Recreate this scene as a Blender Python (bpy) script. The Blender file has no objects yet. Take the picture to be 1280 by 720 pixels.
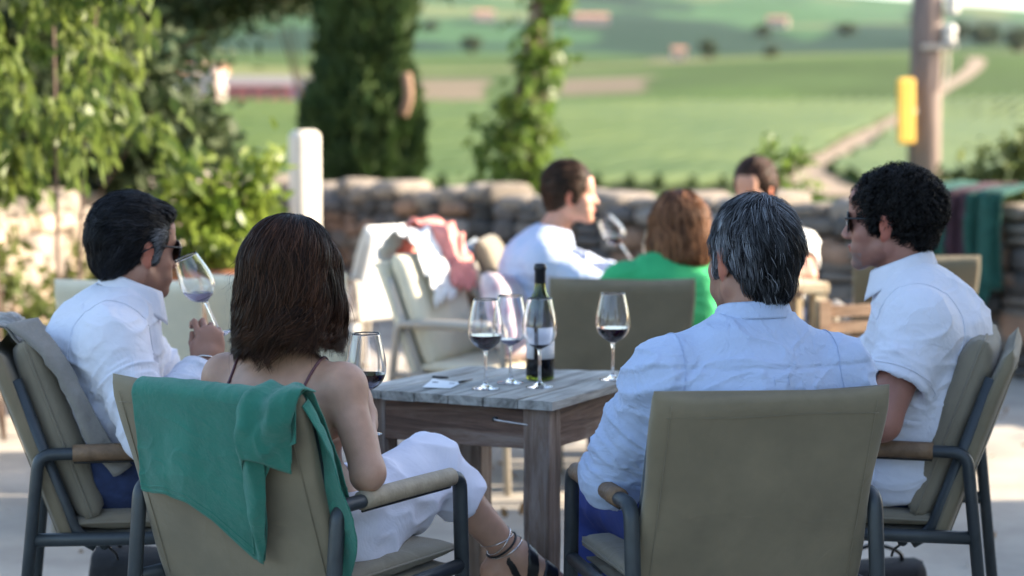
import bpy, bmesh, math, random
import numpy as np
from mathutils import Vector, Matrix
PI=math.pi
sc=bpy.context.scene
C=sc.collection
rng=np.random.default_rng(7)
random.seed(5)
def V3(*a): return np.array(a,float)
def nrm(v):
    v=np.asarray(v,float); return v/(np.linalg.norm(v,axis=-1,keepdims=True)+1e-12)
# ------------------------------------------------------------------ tags and objects
def tag(o,label=None,cat=None,group=None,kind=None):
    if label:o['label']=label
    if cat:o['category']=cat
    if group:o['group']=group
    if kind:o['kind']=kind
    return o
def empty(name,loc=(0,0,0),rz=0,**k):
    o=bpy.data.objects.new(name,None); C.objects.link(o); o.location=loc; o.rotation_euler=(0,0,rz); o.empty_display_size=.1
    return tag(o,**k)
def link(name,me,mat=None,parent=None,**k):
    if mat is not None: me.materials.append(mat)
    o=bpy.data.objects.new(name,me); C.objects.link(o)
    if parent is not None:o.parent=parent
    return tag(o,**k)
def mesh(name,V,F,mat=None,parent=None,smooth=True,col=None,**k):
    me=bpy.data.meshes.new(name)
    V=np.asarray(V,np.float32)
    if isinstance(F,np.ndarray):
        nf,w=F.shape
        me.vertices.add(len(V)); me.vertices.foreach_set('co',V.ravel())
        me.loops.add(nf*w); me.loops.foreach_set('vertex_index',F.astype(np.int32).ravel())
        me.polygons.add(nf); me.polygons.foreach_set('loop_start',np.arange(0,nf*w,w,dtype=np.int32))
        me.polygons.foreach_set('loop_total',np.full(nf,w,np.int32))
        me.update(calc_edges=True)
    else:
        me.from_pydata(V.tolist(),[],F); me.update()
    if smooth: me.polygons.foreach_set('use_smooth',np.ones(len(me.polygons),bool))
    if col is not None:
        a=me.color_attributes.new('col','FLOAT_COLOR','POINT')
        c=np.ones((len(V),4),np.float32); c[:,:3]=col; a.data.foreach_set('color',c.ravel())
    me.validate()
    return link(name,me,mat,parent,**k)
def bm_obj(name,bm,mat=None,parent=None,smooth=False,bevel=0,seg=2,**k):
    bmesh.ops.recalc_face_normals(bm,faces=bm.faces)
    if bevel: bmesh.ops.bevel(bm,geom=list(bm.edges),offset=bevel,segments=seg,affect='EDGES',profile=.5)
    me=bpy.data.meshes.new(name); bm.to_mesh(me); bm.free()
    if smooth:
        for p in me.polygons:p.use_smooth=True
    return link(name,me,mat,parent,**k)
def copy_tree(o,parent=None):
    c=o.copy(); C.objects.link(c); c.parent=parent
    for ch in list(o.children): copy_tree(ch,c)
    return c
def box(bm,c,s,M=None):
    r=bmesh.ops.create_cube(bm,size=1)
    for v in r['verts']:
        p=Vector((c[0]+v.co.x*s[0],c[1]+v.co.y*s[1],c[2]+v.co.z*s[2]))
        v.co=M@p if M is not None else p
    return r['verts']
# ------------------------------------------------------------------ numpy noise
_L=np.random.default_rng(3).uniform(-1,1,(32,32,32)).astype(np.float32)
def vn(p):
    p=np.asarray(p,np.float32); i=np.floor(p).astype(int); f=p-i; f=f*f*(3-2*f); i&=31; j=(i+1)&31
    x0,y0,z0=i[...,0],i[...,1],i[...,2]; x1,y1,z1=j[...,0],j[...,1],j[...,2]; fx,fy,fz=f[...,0],f[...,1],f[...,2]
    a=_L[x0,y0,z0]*(1-fx)+_L[x1,y0,z0]*fx; b=_L[x0,y1,z0]*(1-fx)+_L[x1,y1,z0]*fx
    c=_L[x0,y0,z1]*(1-fx)+_L[x1,y0,z1]*fx; d=_L[x0,y1,z1]*(1-fx)+_L[x1,y1,z1]*fx
    return (a*(1-fy)+b*fy)*(1-fz)+(c*(1-fy)+d*fy)*fz
def fbm(p,o=3):
    p=np.asarray(p,float); return sum(vn(p*2**k+k*7.3)/2**k for k in range(o))
def crease(p,q=2.5): return np.clip(1-np.abs(vn(p))*2.2,0,1)**q
# ------------------------------------------------------------------ implicit surfaces
def basis(y,up=(0,0,1)):
    y=nrm(y); x=nrm(np.cross(y,up)); z=np.cross(x,y); return np.stack([x,y,z],1)
def rotz(a): c,s=math.cos(a),math.sin(a); return np.array([[c,-s,0],[s,c,0],[0,0,1.]])
def rotx(a): c,s=math.cos(a),math.sin(a); return np.array([[1,0,0],[0,c,-s],[0,s,c]])
def roty(a): c,s=math.cos(a),math.sin(a); return np.array([[c,0,s],[0,1,0],[-s,0,c]])
class Grid:
    def __init__(s,lo,hi,h):
        s.lo=np.array(lo,float); s.h=h; s.n=np.ceil((np.array(hi)-s.lo)/h).astype(int)+1
        s.F=np.full(s.n,.3,np.float32)
    def reg(s,lo,hi):
        a=np.clip(np.floor((np.array(lo)-s.lo)/s.h).astype(int),0,s.n); b=np.clip(np.ceil((np.array(hi)-s.lo)/s.h).astype(int)+1,0,s.n)
        sl=tuple(slice(a[i],b[i]) for i in range(3))
        g=[(s.lo[i]+np.arange(a[i],b[i])*s.h).astype(np.float32) for i in range(3)]
        P=np.stack(np.meshgrid(*g,indexing='ij'),-1); return sl,P
    def comb(s,sl,d,k,op):
        A=s.F[sl]
        if op=='sub': d=-d; A=-A; d=-d; # max(F,-d)
        if op=='u':
            hh=np.clip(k-np.abs(A-d),0,None)/k if k>0 else 0; s.F[sl]=np.minimum(A,d)-hh*hh*k*.25
        elif op=='sub':
            F0=s.F[sl]; e=-d; hh=np.clip(k-np.abs(F0-e),0,None)/k if k>0 else 0; s.F[sl]=np.maximum(F0,e)+hh*hh*k*.25
        elif op=='int':
            hh=np.clip(k-np.abs(A-d),0,None)/k if k>0 else 0; s.F[sl]=np.maximum(A,d)+hh*hh*k*.25
    def rc(s,a,b,ra,rb=None,k=.012,sx=1,R=None,op='u',tr=None):
        """rounded cone; sx stretches the section along the R[:,0] axis (default x)"""
        a=np.array(a,float); b=np.array(b,float); rb=ra if rb is None else rb
        m=max(ra,rb)*max(sx,1)+k+3*s.h
        sl,P=s.reg(np.minimum(a,b)-m,np.maximum(a,b)+m)
        if P.size==0:return s
        ax=np.array([1,0,0.]) if R is None else R[:,0]
        q=P-a; ba=b-a
        if sx!=1:
            t0=q@ax.astype(np.float32); q=q-(t0*(1-1/sx))[...,None]*ax.astype(np.float32); ba=ba-ax*(ba@ax)*(1-1/sx)
        L2=float(ba@ba)+1e-12; t=np.clip((q@ba.astype(np.float32))/L2,0,1)
        d=np.sqrt(((q-t[...,None]*ba.astype(np.float32))**2).sum(-1))-(ra+(rb-ra)*t)
        s.comb(sl,d.astype(np.float32),k,op); return s
    def ell(s,c,r,R=None,k=.012,op='u'):
        c=np.array(c,float); r=np.array(r,float); m=r.max()+k+3*s.h
        sl,P=s.reg(c-m,c+m)
        if P.size==0:return s
        q=(P-c.astype(np.float32))
        if R is not None:q=q@R.astype(np.float32)
        k0=np.sqrt(((q/r.astype(np.float32))**2).sum(-1)); k1=np.sqrt(((q/(r*r).astype(np.float32))**2).sum(-1))+1e-9
        s.comb(sl,(k0*(k0-1)/k1).astype(np.float32),k,op); return s
    def plane(s,p,n,k=.004,lo=None,hi=None):
        """keep the side where (x-p).n<0 inside lo..hi"""
        lo=s.lo if lo is None else lo; hi=s.lo+s.n*s.h if hi is None else hi
        sl,P=s.reg(lo,hi); n=nrm(n); s.comb(sl,((P-np.array(p,np.float32))@n.astype(np.float32)).astype(np.float32),k,'int'); return s
    def grad(s): s.G=np.stack(np.gradient(s.F,s.h),-1).astype(np.float32)
    def samp(s,p):
        if not hasattr(s,'G'): s.grad()
        q=(p-s.lo)/s.h; q=np.clip(q,0,s.n-1.001); i=q.astype(int); f=(q-i)
        d=0;g=0
        for dx in (0,1):
            for dy in (0,1):
                for dz in (0,1):
                    w=(f[:,0] if dx else 1-f[:,0])*(f[:,1] if dy else 1-f[:,1])*(f[:,2] if dz else 1-f[:,2])
                    ix=(i[:,0]+dx,i[:,1]+dy,i[:,2]+dz); d=d+w*s.F[ix]; g=g+w[:,None]*s.G[ix]
        return d,nrm(g)
    def project(s,p,lvl=0.,it=4):
        p=np.array(p,float)
        for _ in range(it):
            d,g=s.samp(p); p=p-g*(np.clip(d-lvl,-.05,.05))[:,None]
        return p
    def mesh(s):
        F=s.F; S=F<0; n=s.n
        c=np.zeros(n-1,int)
        for dx in (0,1):
            for dy in (0,1):
                for dz in (0,1): c+=S[dx:n[0]-1+dx,dy:n[1]-1+dy,dz:n[2]-1+dz]
        act=np.argwhere((c>0)&(c<8)); idx=-np.ones(n-1,int); idx[tuple(act.T)]=np.arange(len(act))
        acc=np.zeros((len(act),3)); cnt=np.zeros(len(act))
        for ax in range(3):
            o=[a for a in range(3) if a!=ax]
            for u in (0,1):
                for v in (0,1):
                    a=act.copy(); a[:,o[0]]+=u; a[:,o[1]]+=v; b=a.copy(); b[:,ax]+=1
                    fa=F[tuple(a.T)]; fb=F[tuple(b.T)]; m=(fa<0)!=(fb<0)
                    t=np.where(m,fa/(fa-fb+1e-12*(fa==fb)),0); p=a.astype(float); p[:,ax]+=t
                    acc[m]+=p[m]; cnt[m]+=1
        Vt=s.lo+acc/cnt[:,None]*s.h
        Q=[]
        for ax in range(3):
            o=[a for a in range(3) if a!=ax]
            sa=[slice(1,n[i]-1) for i in range(3)]; sb=list(sa); sa[ax]=slice(0,n[ax]-1); sb[ax]=slice(1,n[ax])
            A=S[tuple(sa)]; B=S[tuple(sb)]; e=np.argwhere(A!=B); 
            if len(e)==0: continue
            inside=A[tuple(e.T)]
            base=e.copy(); base[:,o[0]]+=1; base[:,o[1]]+=1
            def cell(du,dv):
                q=base.copy(); q[:,o[0]]-=du; q[:,o[1]]-=dv; return idx[tuple(q.T)]
            q=np.stack([cell(1,1),cell(0,1),cell(0,0),cell(1,0)],1)
            flip=inside if ax!=1 else ~inside
            q[~flip]=q[~flip][:,::-1]; Q.append(q)
        Q=np.concatenate(Q); 
        return Vt,Q
def vnormals(V,F):
    n=np.cross(V[F[:,2]]-V[F[:,0]],V[F[:,3]]-V[F[:,1]]); N=np.zeros_like(V)
    for i in range(4): np.add.at(N,F[:,i],n)
    return nrm(N)
def relax(V,F,it=1,lam=.5):
    for _ in range(it):
        A=np.zeros_like(V); c=np.zeros(len(V))
        for i in range(4):
            for j in (1,3):
                np.add.at(A,F[:,i],V[F[:,(i+j)%4]]); np.add.at(c,F[:,i],1)
        V=V*(1-lam)+lam*A/c[:,None]
    return V
# ------------------------------------------------------------------ tubes, lathes, sheets
def tube(pts,r,seg=10,closed=False,sx=1.,up=None,cap=True):
    P=np.array(pts,float); n=len(P); r=np.broadcast_to(np.asarray(r,float),(n,))
    T=np.gradient(P,axis=0) if not closed else (np.roll(P,-1,0)-np.roll(P,1,0))
    T=nrm(T); u=np.array(up if up is not None else ((0,0,1) if abs(T[0][2])<.9 else (1,0,0)),float)
    Vs=[]; 
    for i in range(n):
        if up is None: u=u-T[i]*(u@T[i]); u=nrm(u)
        else: u=nrm(np.array(up)-T[i]*(np.array(up)@T[i]))
        w=np.cross(T[i],u)
        a=np.arange(seg)*2*PI/seg
        Vs.append(P[i]+r[i]*(np.cos(a)[:,None]*w*sx+np.sin(a)[:,None]*u))
    Vv=np.concatenate(Vs); F=[]
    m=n if closed else n-1
    for i in range(m):
        a=i*seg; b=((i+1)%n)*seg
        for j in range(seg): k=(j+1)%seg; F.append((a+j,a+k,b+k,b+j))
    if cap and not closed: F.append(tuple(range(seg))[::-1]); F.append(tuple(range((n-1)*seg,n*seg)))
    return Vv,F
def rounded(pts,r=.03,k=5):
    P=[np.array(p,float) for p in pts]; out=[P[0]]
    for i in range(1,len(P)-1):
        a,b,c=P[i-1],P[i],P[i+1]; ra=min(r,np.linalg.norm(a-b)*.45,np.linalg.norm(c-b)*.45); p=b+nrm(a-b)*ra; q=b+nrm(c-b)*ra
        for t in np.linspace(0,1,k): out.append((1-t)**2*p+2*t*(1-t)*b+t*t*q)
    out.append(P[-1]); return np.array(out)
def curve(pts,n=24):
    P=np.array(pts,float); m=len(P); t=np.linspace(0,m-1,n); out=[]
    Q=np.vstack([2*P[0]-P[1],P,2*P[-1]-P[-2]])
    for x in t:
        i=min(int(x),m-2); u=x-i; a,b,c,d=Q[i],Q[i+1],Q[i+2],Q[i+3]
        out.append(.5*((2*b)+(c-a)*u+(2*a-5*b+4*c-d)*u*u+(3*b-a-3*c+d)*u**3))
    return np.array(out)
def tube_obj(name,pts,r,mat,parent=None,**k):
    kk={q:k.pop(q) for q in ('seg','closed','sx','up','cap') if q in k}
    V,F=tube(pts,r,**kk); return mesh(name,V,F,mat,parent,**k)
def join(parts):
    Vs=[];Fs=[];o=0
    for V,F in parts:
        Vs.append(np.asarray(V)); Fs+= [tuple(int(i)+o for i in f) for f in F]; o+=len(V)
    return np.concatenate(Vs),Fs
def lathe(prof,seg=48,cap0=True,cap1=True):
    P=np.array(prof,float); a=np.arange(seg)*2*PI/seg; V=[];F=[]
    for r,z in P: V.append(np.stack([r*np.cos(a),r*np.sin(a),np.full(seg,z)],1))
    V=np.concatenate(V)
    for i in range(len(P)-1):
        for j in range(seg): k=(j+1)%seg; F.append((i*seg+j,i*seg+k,(i+1)*seg+k,(i+1)*seg+j))
    if cap0:F.append(tuple(range(seg))[::-1])
    if cap1:F.append(tuple(range((len(P)-1)*seg,len(P)*seg)))
    return V,F
def sheet(f,us,vs,th=.0,closed_u=False):
    """grid surface f(U,V)->xyz; th gives it a real thickness"""
    U,W=np.meshgrid(us,vs,indexing='ij'); P=f(U,W); nu,nv=U.shape
    V=P.reshape(-1,3); i=np.arange(nu*nv).reshape(nu,nv)
    Q=np.stack([i[:-1,:-1],i[1:,:-1],i[1:,1:],i[:-1,1:]],-1).reshape(-1,4)
    if th:
        N=vnormals(V,Q); V2=V-N*th; n=len(V)
        b=[]; 
        ring=list(i[:,0])+list(i[-1,1:])+list(i[-2::-1,-1])+list(i[0,-2:0:-1])
        for a,c in zip(ring,ring[1:]+ring[:1]): b.append((c,a,a+n,c+n))
        Q=np.concatenate([Q,Q[:,::-1]+n,np.array(b)]); V=np.concatenate([V,V2])
    return V,Q
# ------------------------------------------------------------------ materials
MATS={}
def mat(name,color,rough=.6,metal=0,var=.0,vscale=8,bump=0,bscale=60,attr=False,sheen=0,spec=.5,sss=0,trans=0,ior=1.45,color2=None,weave=0,wscale=900,coat=0,crz=0,crs=11,stretch=None,detail=4,streak=0):
    m=bpy.data.materials.new(name); m.use_nodes=True; N=m.node_tree.nodes; L=m.node_tree.links; b=N['Principled BSDF']
    b.inputs['Roughness'].default_value=rough; b.inputs['Metallic'].default_value=metal; b.inputs['Specular IOR Level'].default_value=spec
    b.inputs['IOR'].default_value=ior; b.inputs['Transmission Weight'].default_value=trans; b.inputs['Sheen Weight'].default_value=sheen; b.inputs['Coat Weight'].default_value=coat
    if sss: b.inputs['Subsurface Weight'].default_value=sss; b.inputs['Subsurface Radius'].default_value=(1,.35,.2); b.inputs['Subsurface Scale'].default_value=.008
    tc=N.new('ShaderNodeTexCoord'); vec=tc.outputs['Object']
    if stretch:
        mp=N.new('ShaderNodeMapping'); mp.inputs['Scale'].default_value=stretch; L.new(vec,mp.inputs[0]); vec=mp.outputs[0]
    src=None
    if attr: a=N.new('ShaderNodeAttribute'); a.attribute_name='col'; src=a.outputs['Color']
    if var or color2:
        n=N.new('ShaderNodeTexNoise'); n.inputs['Scale'].default_value=vscale; n.inputs['Detail'].default_value=detail; n.inputs['Roughness'].default_value=.6; L.new(vec,n.inputs['Vector'])
        mr=N.new('ShaderNodeMapRange'); mr.inputs[1].default_value=.3; mr.inputs[2].default_value=.7; L.new(n.outputs[0],mr.inputs[0])
        mx=N.new('ShaderNodeMix'); mx.data_type='RGBA'; L.new(mr.outputs[0],mx.inputs[0])
        if color2: mx.inputs[6].default_value=(*color,1); mx.inputs[7].default_value=(*color2,1)
        elif attr:
            mx.blend_type='MULTIPLY'; L.new(src,mx.inputs[6]); mx.inputs[7].default_value=(1-var,)*3+(1,)
        else: mx.inputs[6].default_value=tuple(c*(1-var) for c in color)+(1,); mx.inputs[7].default_value=tuple(min(1,c*(1+var)) for c in color)+(1,)
        src=mx.outputs[2]
    if src is not None: L.new(src,b.inputs['Base Color'])
    else: b.inputs['Base Color'].default_value=(*color,1)
    nb=None
    if bump:
        n2=N.new('ShaderNodeTexNoise'); n2.inputs['Scale'].default_value=bscale; n2.inputs['Detail'].default_value=5; L.new(vec,n2.inputs['Vector'])
        bp=N.new('ShaderNodeBump'); bp.inputs['Strength'].default_value=bump; bp.inputs['Distance'].default_value=.01; L.new(n2.outputs[0],bp.inputs['Height']); nb=bp
    if crz:
        n3=N.new('ShaderNodeTexNoise'); n3.inputs['Scale'].default_value=crs; n3.inputs['Detail'].default_value=4; n3.inputs['Roughness'].default_value=.55; n3.inputs['Distortion'].default_value=.9; L.new(tc.outputs['Object'],n3.inputs['Vector'])
        a=N.new('ShaderNodeMath'); a.operation='SUBTRACT'; a.inputs[1].default_value=.5; L.new(n3.outputs[0],a.inputs[0]); c=N.new('ShaderNodeMath'); c.operation='ABSOLUTE'; L.new(a.outputs[0],c.inputs[0])
        q=N.new('ShaderNodeMapRange'); q.inputs[1].default_value=0; q.inputs[2].default_value=.07; q.inputs[3].default_value=1; q.inputs[4].default_value=0; q.interpolation_type='SMOOTHSTEP'; L.new(c.outputs[0],q.inputs[0])
        bp=N.new('ShaderNodeBump'); bp.inputs['Strength'].default_value=crz; bp.inputs['Distance'].default_value=.004; L.new(q.outputs[0],bp.inputs['Height'])
        if nb: L.new(nb.outputs[0],bp.inputs['Normal'])
        nb=bp
    if weave:
        add=None
        for ax in ('X','Z'):
            w=N.new('ShaderNodeTexWave'); w.bands_direction=ax; w.inputs['Scale'].default_value=wscale/6.28; w.inputs['Distortion'].default_value=1.2; w.inputs['Detail'].default_value=1; L.new(tc.outputs['Object'],w.inputs['Vector'])
            if add is None: add=w.outputs['Fac']
            else:
                ma=N.new('ShaderNodeMath'); L.new(add,ma.inputs[0]); L.new(w.outputs['Fac'],ma.inputs[1]); add=ma.outputs[0]
        bp=N.new('ShaderNodeBump'); bp.inputs['Strength'].default_value=weave; bp.inputs['Distance'].default_value=.001; L.new(add,bp.inputs['Height'])
        if nb: L.new(nb.outputs[0],bp.inputs['Normal'])
        nb=bp
    if nb: L.new(nb.outputs[0],b.inputs['Normal'])
    MATS[name]=m; m['b']=1
    return m
def leafmat(name,c1,c2,transl=.45,rough=.45,vs=3.5):
    m=mat(name,c1,rough,color2=c2,vscale=vs,spec=.35)
    N=m.node_tree.nodes; L=m.node_tree.links; b=N['Principled BSDF']; t=N.new('ShaderNodeBsdfTranslucent'); mx=N.new('ShaderNodeMixShader'); mx.inputs[0].default_value=transl
    src=b.inputs['Base Color'].links[0].from_socket
    hs=N.new('ShaderNodeHueSaturation'); hs.inputs['Value'].default_value=1.5; L.new(src,hs.inputs['Color']); L.new(hs.outputs[0],t.inputs['Color'])
    L.new(b.outputs[0],mx.inputs[1]); L.new(t.outputs[0],mx.inputs[2]); L.new(mx.outputs[0],N['Material Output'].inputs['Surface'])
    return m
# ------------------------------------------------------------------ camera
CH=1.43; FPX=2489.0
cam=bpy.data.cameras.new('camera'); co=bpy.data.objects.new('camera',cam); C.objects.link(co); sc.camera=co
cam.sensor_width=36; cam.lens=70; cam.clip_start=.05; cam.clip_end=20000
co.location=(0,0,CH); co.rotation_euler=(PI/2-math.atan(204/FPX),0,0)
cam.dof.use_dof=True; cam.dof.focus_distance=4.32; cam.dof.aperture_fstop=2.4; cam.dof.aperture_blades=0
def at(px,py,Y):
    p=math.atan(204/FPX); x=(px-640)/FPX; y=(360-py)/FPX
    d=V3(x,math.cos(p)+y*math.sin(p),-math.sin(p)+y*math.cos(p)); return V3(0,0,CH)+d*(Y/d[1])
# ------------------------------------------------------------------ light
SE,SA=math.radians(24),math.radians(5)
D=Vector((math.cos(SE)*math.cos(SA),math.cos(SE)*math.sin(SA),math.sin(SE)))
w=bpy.data.worlds.new('World'); sc.world=w; w.use_nodes=True; wn=w.node_tree
sky=wn.nodes.new('ShaderNodeTexSky'); sky.sky_type='NISHITA'; sky.sun_disc=False; sky.sun_elevation=SE; sky.sun_rotation=math.radians(90)-SA; sky.air_density=1.0; sky.dust_density=1.5; sky.ozone_density=1
wn.links.new(sky.outputs[0],wn.nodes['Background'].inputs[0]); wn.nodes['Background'].inputs[1].default_value=.135
sl=bpy.data.lights.new('sun','SUN'); sl.energy=5; sl.angle=math.radians(.6); sl.color=(1,.86,.68)
so=bpy.data.objects.new('sun',sl); C.objects.link(so); so.rotation_euler=D.to_track_quat('Z','Y').to_euler(); so.location=(20,5,15)
sc.view_settings.view_transform='Standard'; sc.view_settings.look='None'; sc.view_settings.gamma=1; sc.view_settings.exposure=1.9
sc.cycles.use_denoising=True
sc.cycles.max_bounces=14; sc.cycles.transmission_bounces=14; sc.cycles.transparent_max_bounces=12; sc.cycles.caustics_refractive=True; sc.cycles.caustics_reflective=False
sc.cycles.sample_clamp_indirect=6
M_sling=mat('sling_fabric',(.19,.155,.098),.75,crz=.16,crs=4,var=.16,vscale=6,bump=.12,bscale=14,weave=.25,wscale=1400,sheen=.2)
M_cush=mat('cushion_fabric',(.215,.185,.135),.85,crz=.15,crs=6,var=.08,vscale=7,bump=.25,bscale=16,weave=.3,wscale=1200,sheen=.2)
M_cream=mat('cream_fabric',(.72,.66,.50),.85,var=.08,vscale=7,bump=.2,bscale=14)
M_white=mat('white_cloth',(.82,.82,.80),.85,var=.04,bump=.2,bscale=18)
M_frame=mat('powder_coated_metal',(.042,.05,.056),.42,metal=.3,var=.15,vscale=20,bump=.05,bscale=150)
M_framel=mat('light_coated_metal',(.42,.38,.32),.5,metal=.1,var=.1)
M_leath=mat('tan_leather',(.17,.105,.06),.55,var=.3,vscale=30,bump=.25,bscale=120)
M_leath2=mat('pale_leather',(.33,.27,.19),.6,var=.15,vscale=30,bump=.2,bscale=120)
M_dark=mat('black_plastic',(.012,.012,.013),.35)
M_skin=mat('skin',(.4,.24,.17),.48,attr=True,var=.10,vscale=45,bump=.06,bscale=260,sss=.12,spec=.4)
M_lens=mat('dark_lens',(.015,.01,.008),.08,coat=.5)
M_hair=mat('hair',(.02,.015,.012),.46,attr=True,spec=.14)
M_linen=mat('pale_blue_linen',(.43,.52,.72),.85,crz=.45,crs=7,var=.05,vscale=9,bump=.5,bscale=38,weave=.35,wscale=1500,sheen=.15,stretch=(1,1,1))
M_wshirt=mat('white_cotton',(.66,.68,.77),.85,crz=.3,crs=6.5,var=.03,vscale=9,bump=.25,bscale=30,weave=.2,wscale=1700,sheen=.15)
M_navy=mat('navy_denim',(.028,.045,.12),.85,var=.25,vscale=25,bump=.2,bscale=40,weave=.3,wscale=1500)
M_blue=mat('royal_blue_cotton',(.035,.06,.26),.8,var=.12,vscale=10,bump=.3,bscale=25,weave=.2)
M_pants=mat('white_trouser_cloth',(.68,.69,.80),.8,crz=.12,crs=7,var=.03,bump=.2,bscale=20,weave=.15)
M_green=mat('teal_muslin',(.022,.185,.130),.85,crz=.18,crs=18,var=.16,vscale=9,bump=.35,bscale=55,weave=.6,wscale=1100,sheen=.2)
M_green2=mat('green_knit',(.03,.36,.13),.85,var=.08,bump=.2)
M_grey=mat('grey_wool',(.22,.205,.185),.9,var=.15,vscale=20,bump=.4,bscale=50,sheen=.3)
M_coral=mat('coral_cloth',(.72,.27,.23),.85,var=.1,bump=.2)
M_print=mat('printed_cloth',(.75,.7,.7),.85,color2=(.35,.18,.25),vscale=14,bump=.2)
M_teal=mat('dark_green_fleece',(.012,.070,.055),.9,var=.2,vscale=20)
M_maroon=mat('dark_plum_fleece',(.04,.018,.028),.9,var=.3,vscale=20)
M_strap=mat('strap_satin',(.12,.05,.06),.5)
M_nude=mat('camisole_satin',(.45,.27,.2),.55)
M_terr=mat('terracotta',(.42,.17,.09),.85,var=.25,vscale=12,bump=.3,bscale=30)
M_label=mat('paper_label',(.82,.82,.84),.6,var=.02)
M_paper=mat('card_paper',(.75,.77,.78),.6)
M_silver=mat('silver',(.75,.72,.68),.22,metal=1)
M_steel=mat('worn_steel',(.5,.48,.46),.35,metal=.9,var=.2,vscale=40)
M_yellow=mat('yellow_enamel',(.85,.50,.08),.5,var=.08,vscale=6)
M_bark=mat('bark',(.16,.11,.085),.9,var=.35,vscale=10,bump=.8,bscale=18,stretch=(1,1,.3))
M_pole=mat('weathered_pole',(.20,.15,.13),.85,var=.3,vscale=10,bump=.6,bscale=14,stretch=(3,3,.25))
M_stone_w=mat('pale_stone',(.66,.62,.54),.85,var=.08,vscale=9,bump=.5,bscale=22)
M_bglass=mat('bottle_glass',(.16,.22,.02),.03,trans=1,ior=1.5)
M_wine=mat('red_wine',(.035,.0015,.006),.03,coat=.3,ior=1.34)
M_bwine=mat('wine_in_bottle',(.004,.0015,.001),.08)
M_pale=mat('pale_rose_liquid',(.74,.70,.95),.05,trans=.25,ior=1.33)
def glassmat():
    m=bpy.data.materials.new('clear_glass'); m.use_nodes=True; N=m.node_tree.nodes; N.remove(N['Principled BSDF'])
    g=N.new('ShaderNodeBsdfGlass'); g.inputs['Color'].default_value=(.99,.99,1,1); g.inputs['Roughness'].default_value=0; g.inputs['IOR'].default_value=1.5
    m.node_tree.links.new(g.outputs[0],N['Material Output'].inputs['Surface']); return m
M_glass=glassmat()
def woodmat(name,c1,c2,c3,axis='Y',sc_=1.0,rough=.8,bumpd=.004):
    m=bpy.data.materials.new(name); m.use_nodes=True; N=m.node_tree.nodes; L=m.node_tree.links; b=N['Principled BSDF']; b.inputs['Roughness'].default_value=rough
    tc=N.new('ShaderNodeTexCoord'); mp=N.new('ShaderNodeMapping'); s={'X':(1.2,14,14),'Y':(14,1.2,14),'Z':(14,14,1.2)}[axis]; mp.inputs['Scale'].default_value=tuple(q*sc_ for q in s); L.new(tc.outputs['Object'],mp.inputs[0])
    n=N.new('ShaderNodeTexNoise'); n.inputs['Scale'].default_value=2.2; n.inputs['Detail'].default_value=8; n.inputs['Roughness'].default_value=.65; n.inputs['Distortion'].default_value=.6; L.new(mp.outputs[0],n.inputs['Vector'])
    n2=N.new('ShaderNodeTexNoise'); n2.inputs['Scale'].default_value=9; n2.inputs['Detail'].default_value=5; L.new(mp.outputs[0],n2.inputs['Vector'])
    n3=N.new('ShaderNodeTexNoise'); n3.inputs['Scale'].default_value=5; n3.inputs['Detail'].default_value=4; L.new(tc.outputs['Object'],n3.inputs['Vector'])
    cr=N.new('ShaderNodeValToRGB'); e=cr.color_ramp.elements; e[0].position=.33; e[0].color=(*c3,1); e[1].position=.72; e[1].color=(*c2,1); x=cr.color_ramp.elements.new(.5); x.color=(*c1,1); L.new(n.outputs[0],cr.inputs[0])
    mr=N.new('ShaderNodeMapRange'); mr.inputs[1].default_value=.25; mr.inputs[2].default_value=.75; mr.inputs[3].default_value=.6; mr.inputs[4].default_value=1.3; L.new(n3.outputs[0],mr.inputs[0])
    ml=N.new('ShaderNodeVectorMath'); ml.operation='SCALE'; L.new(cr.outputs[0],ml.inputs[0]); L.new(mr.outputs[0],ml.inputs['Scale']); L.new(ml.outputs[0],b.inputs['Base Color'])
    ad=N.new('ShaderNodeMath'); ad.operation='ADD'; L.new(n.outputs[0],ad.inputs[0]); L.new(n2.outputs[0],ad.inputs[1])
    bp=N.new('ShaderNodeBump'); bp.inputs['Strength'].default_value=.9; bp.inputs['Distance'].default_value=bumpd; L.new(ad.outputs[0],bp.inputs['Height']); L.new(bp.outputs[0],b.inputs['Normal'])
    return m
M_top=woodmat('weathered_top_wood',(.30,.33,.34),(.40,.43,.44),(.13,.13,.125),'X')
M_apron=woodmat('apron_wood',(.16,.095,.065),(.29,.23,.19),(.055,.032,.024),'X')
M_legw=woodmat('leg_wood',(.20,.14,.105),(.36,.31,.275),(.08,.052,.038),'Z')
M_bench=woodmat('bench_wood',(.30,.19,.12),(.42,.28,.18),(.16,.09,.05),'X')
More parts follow.
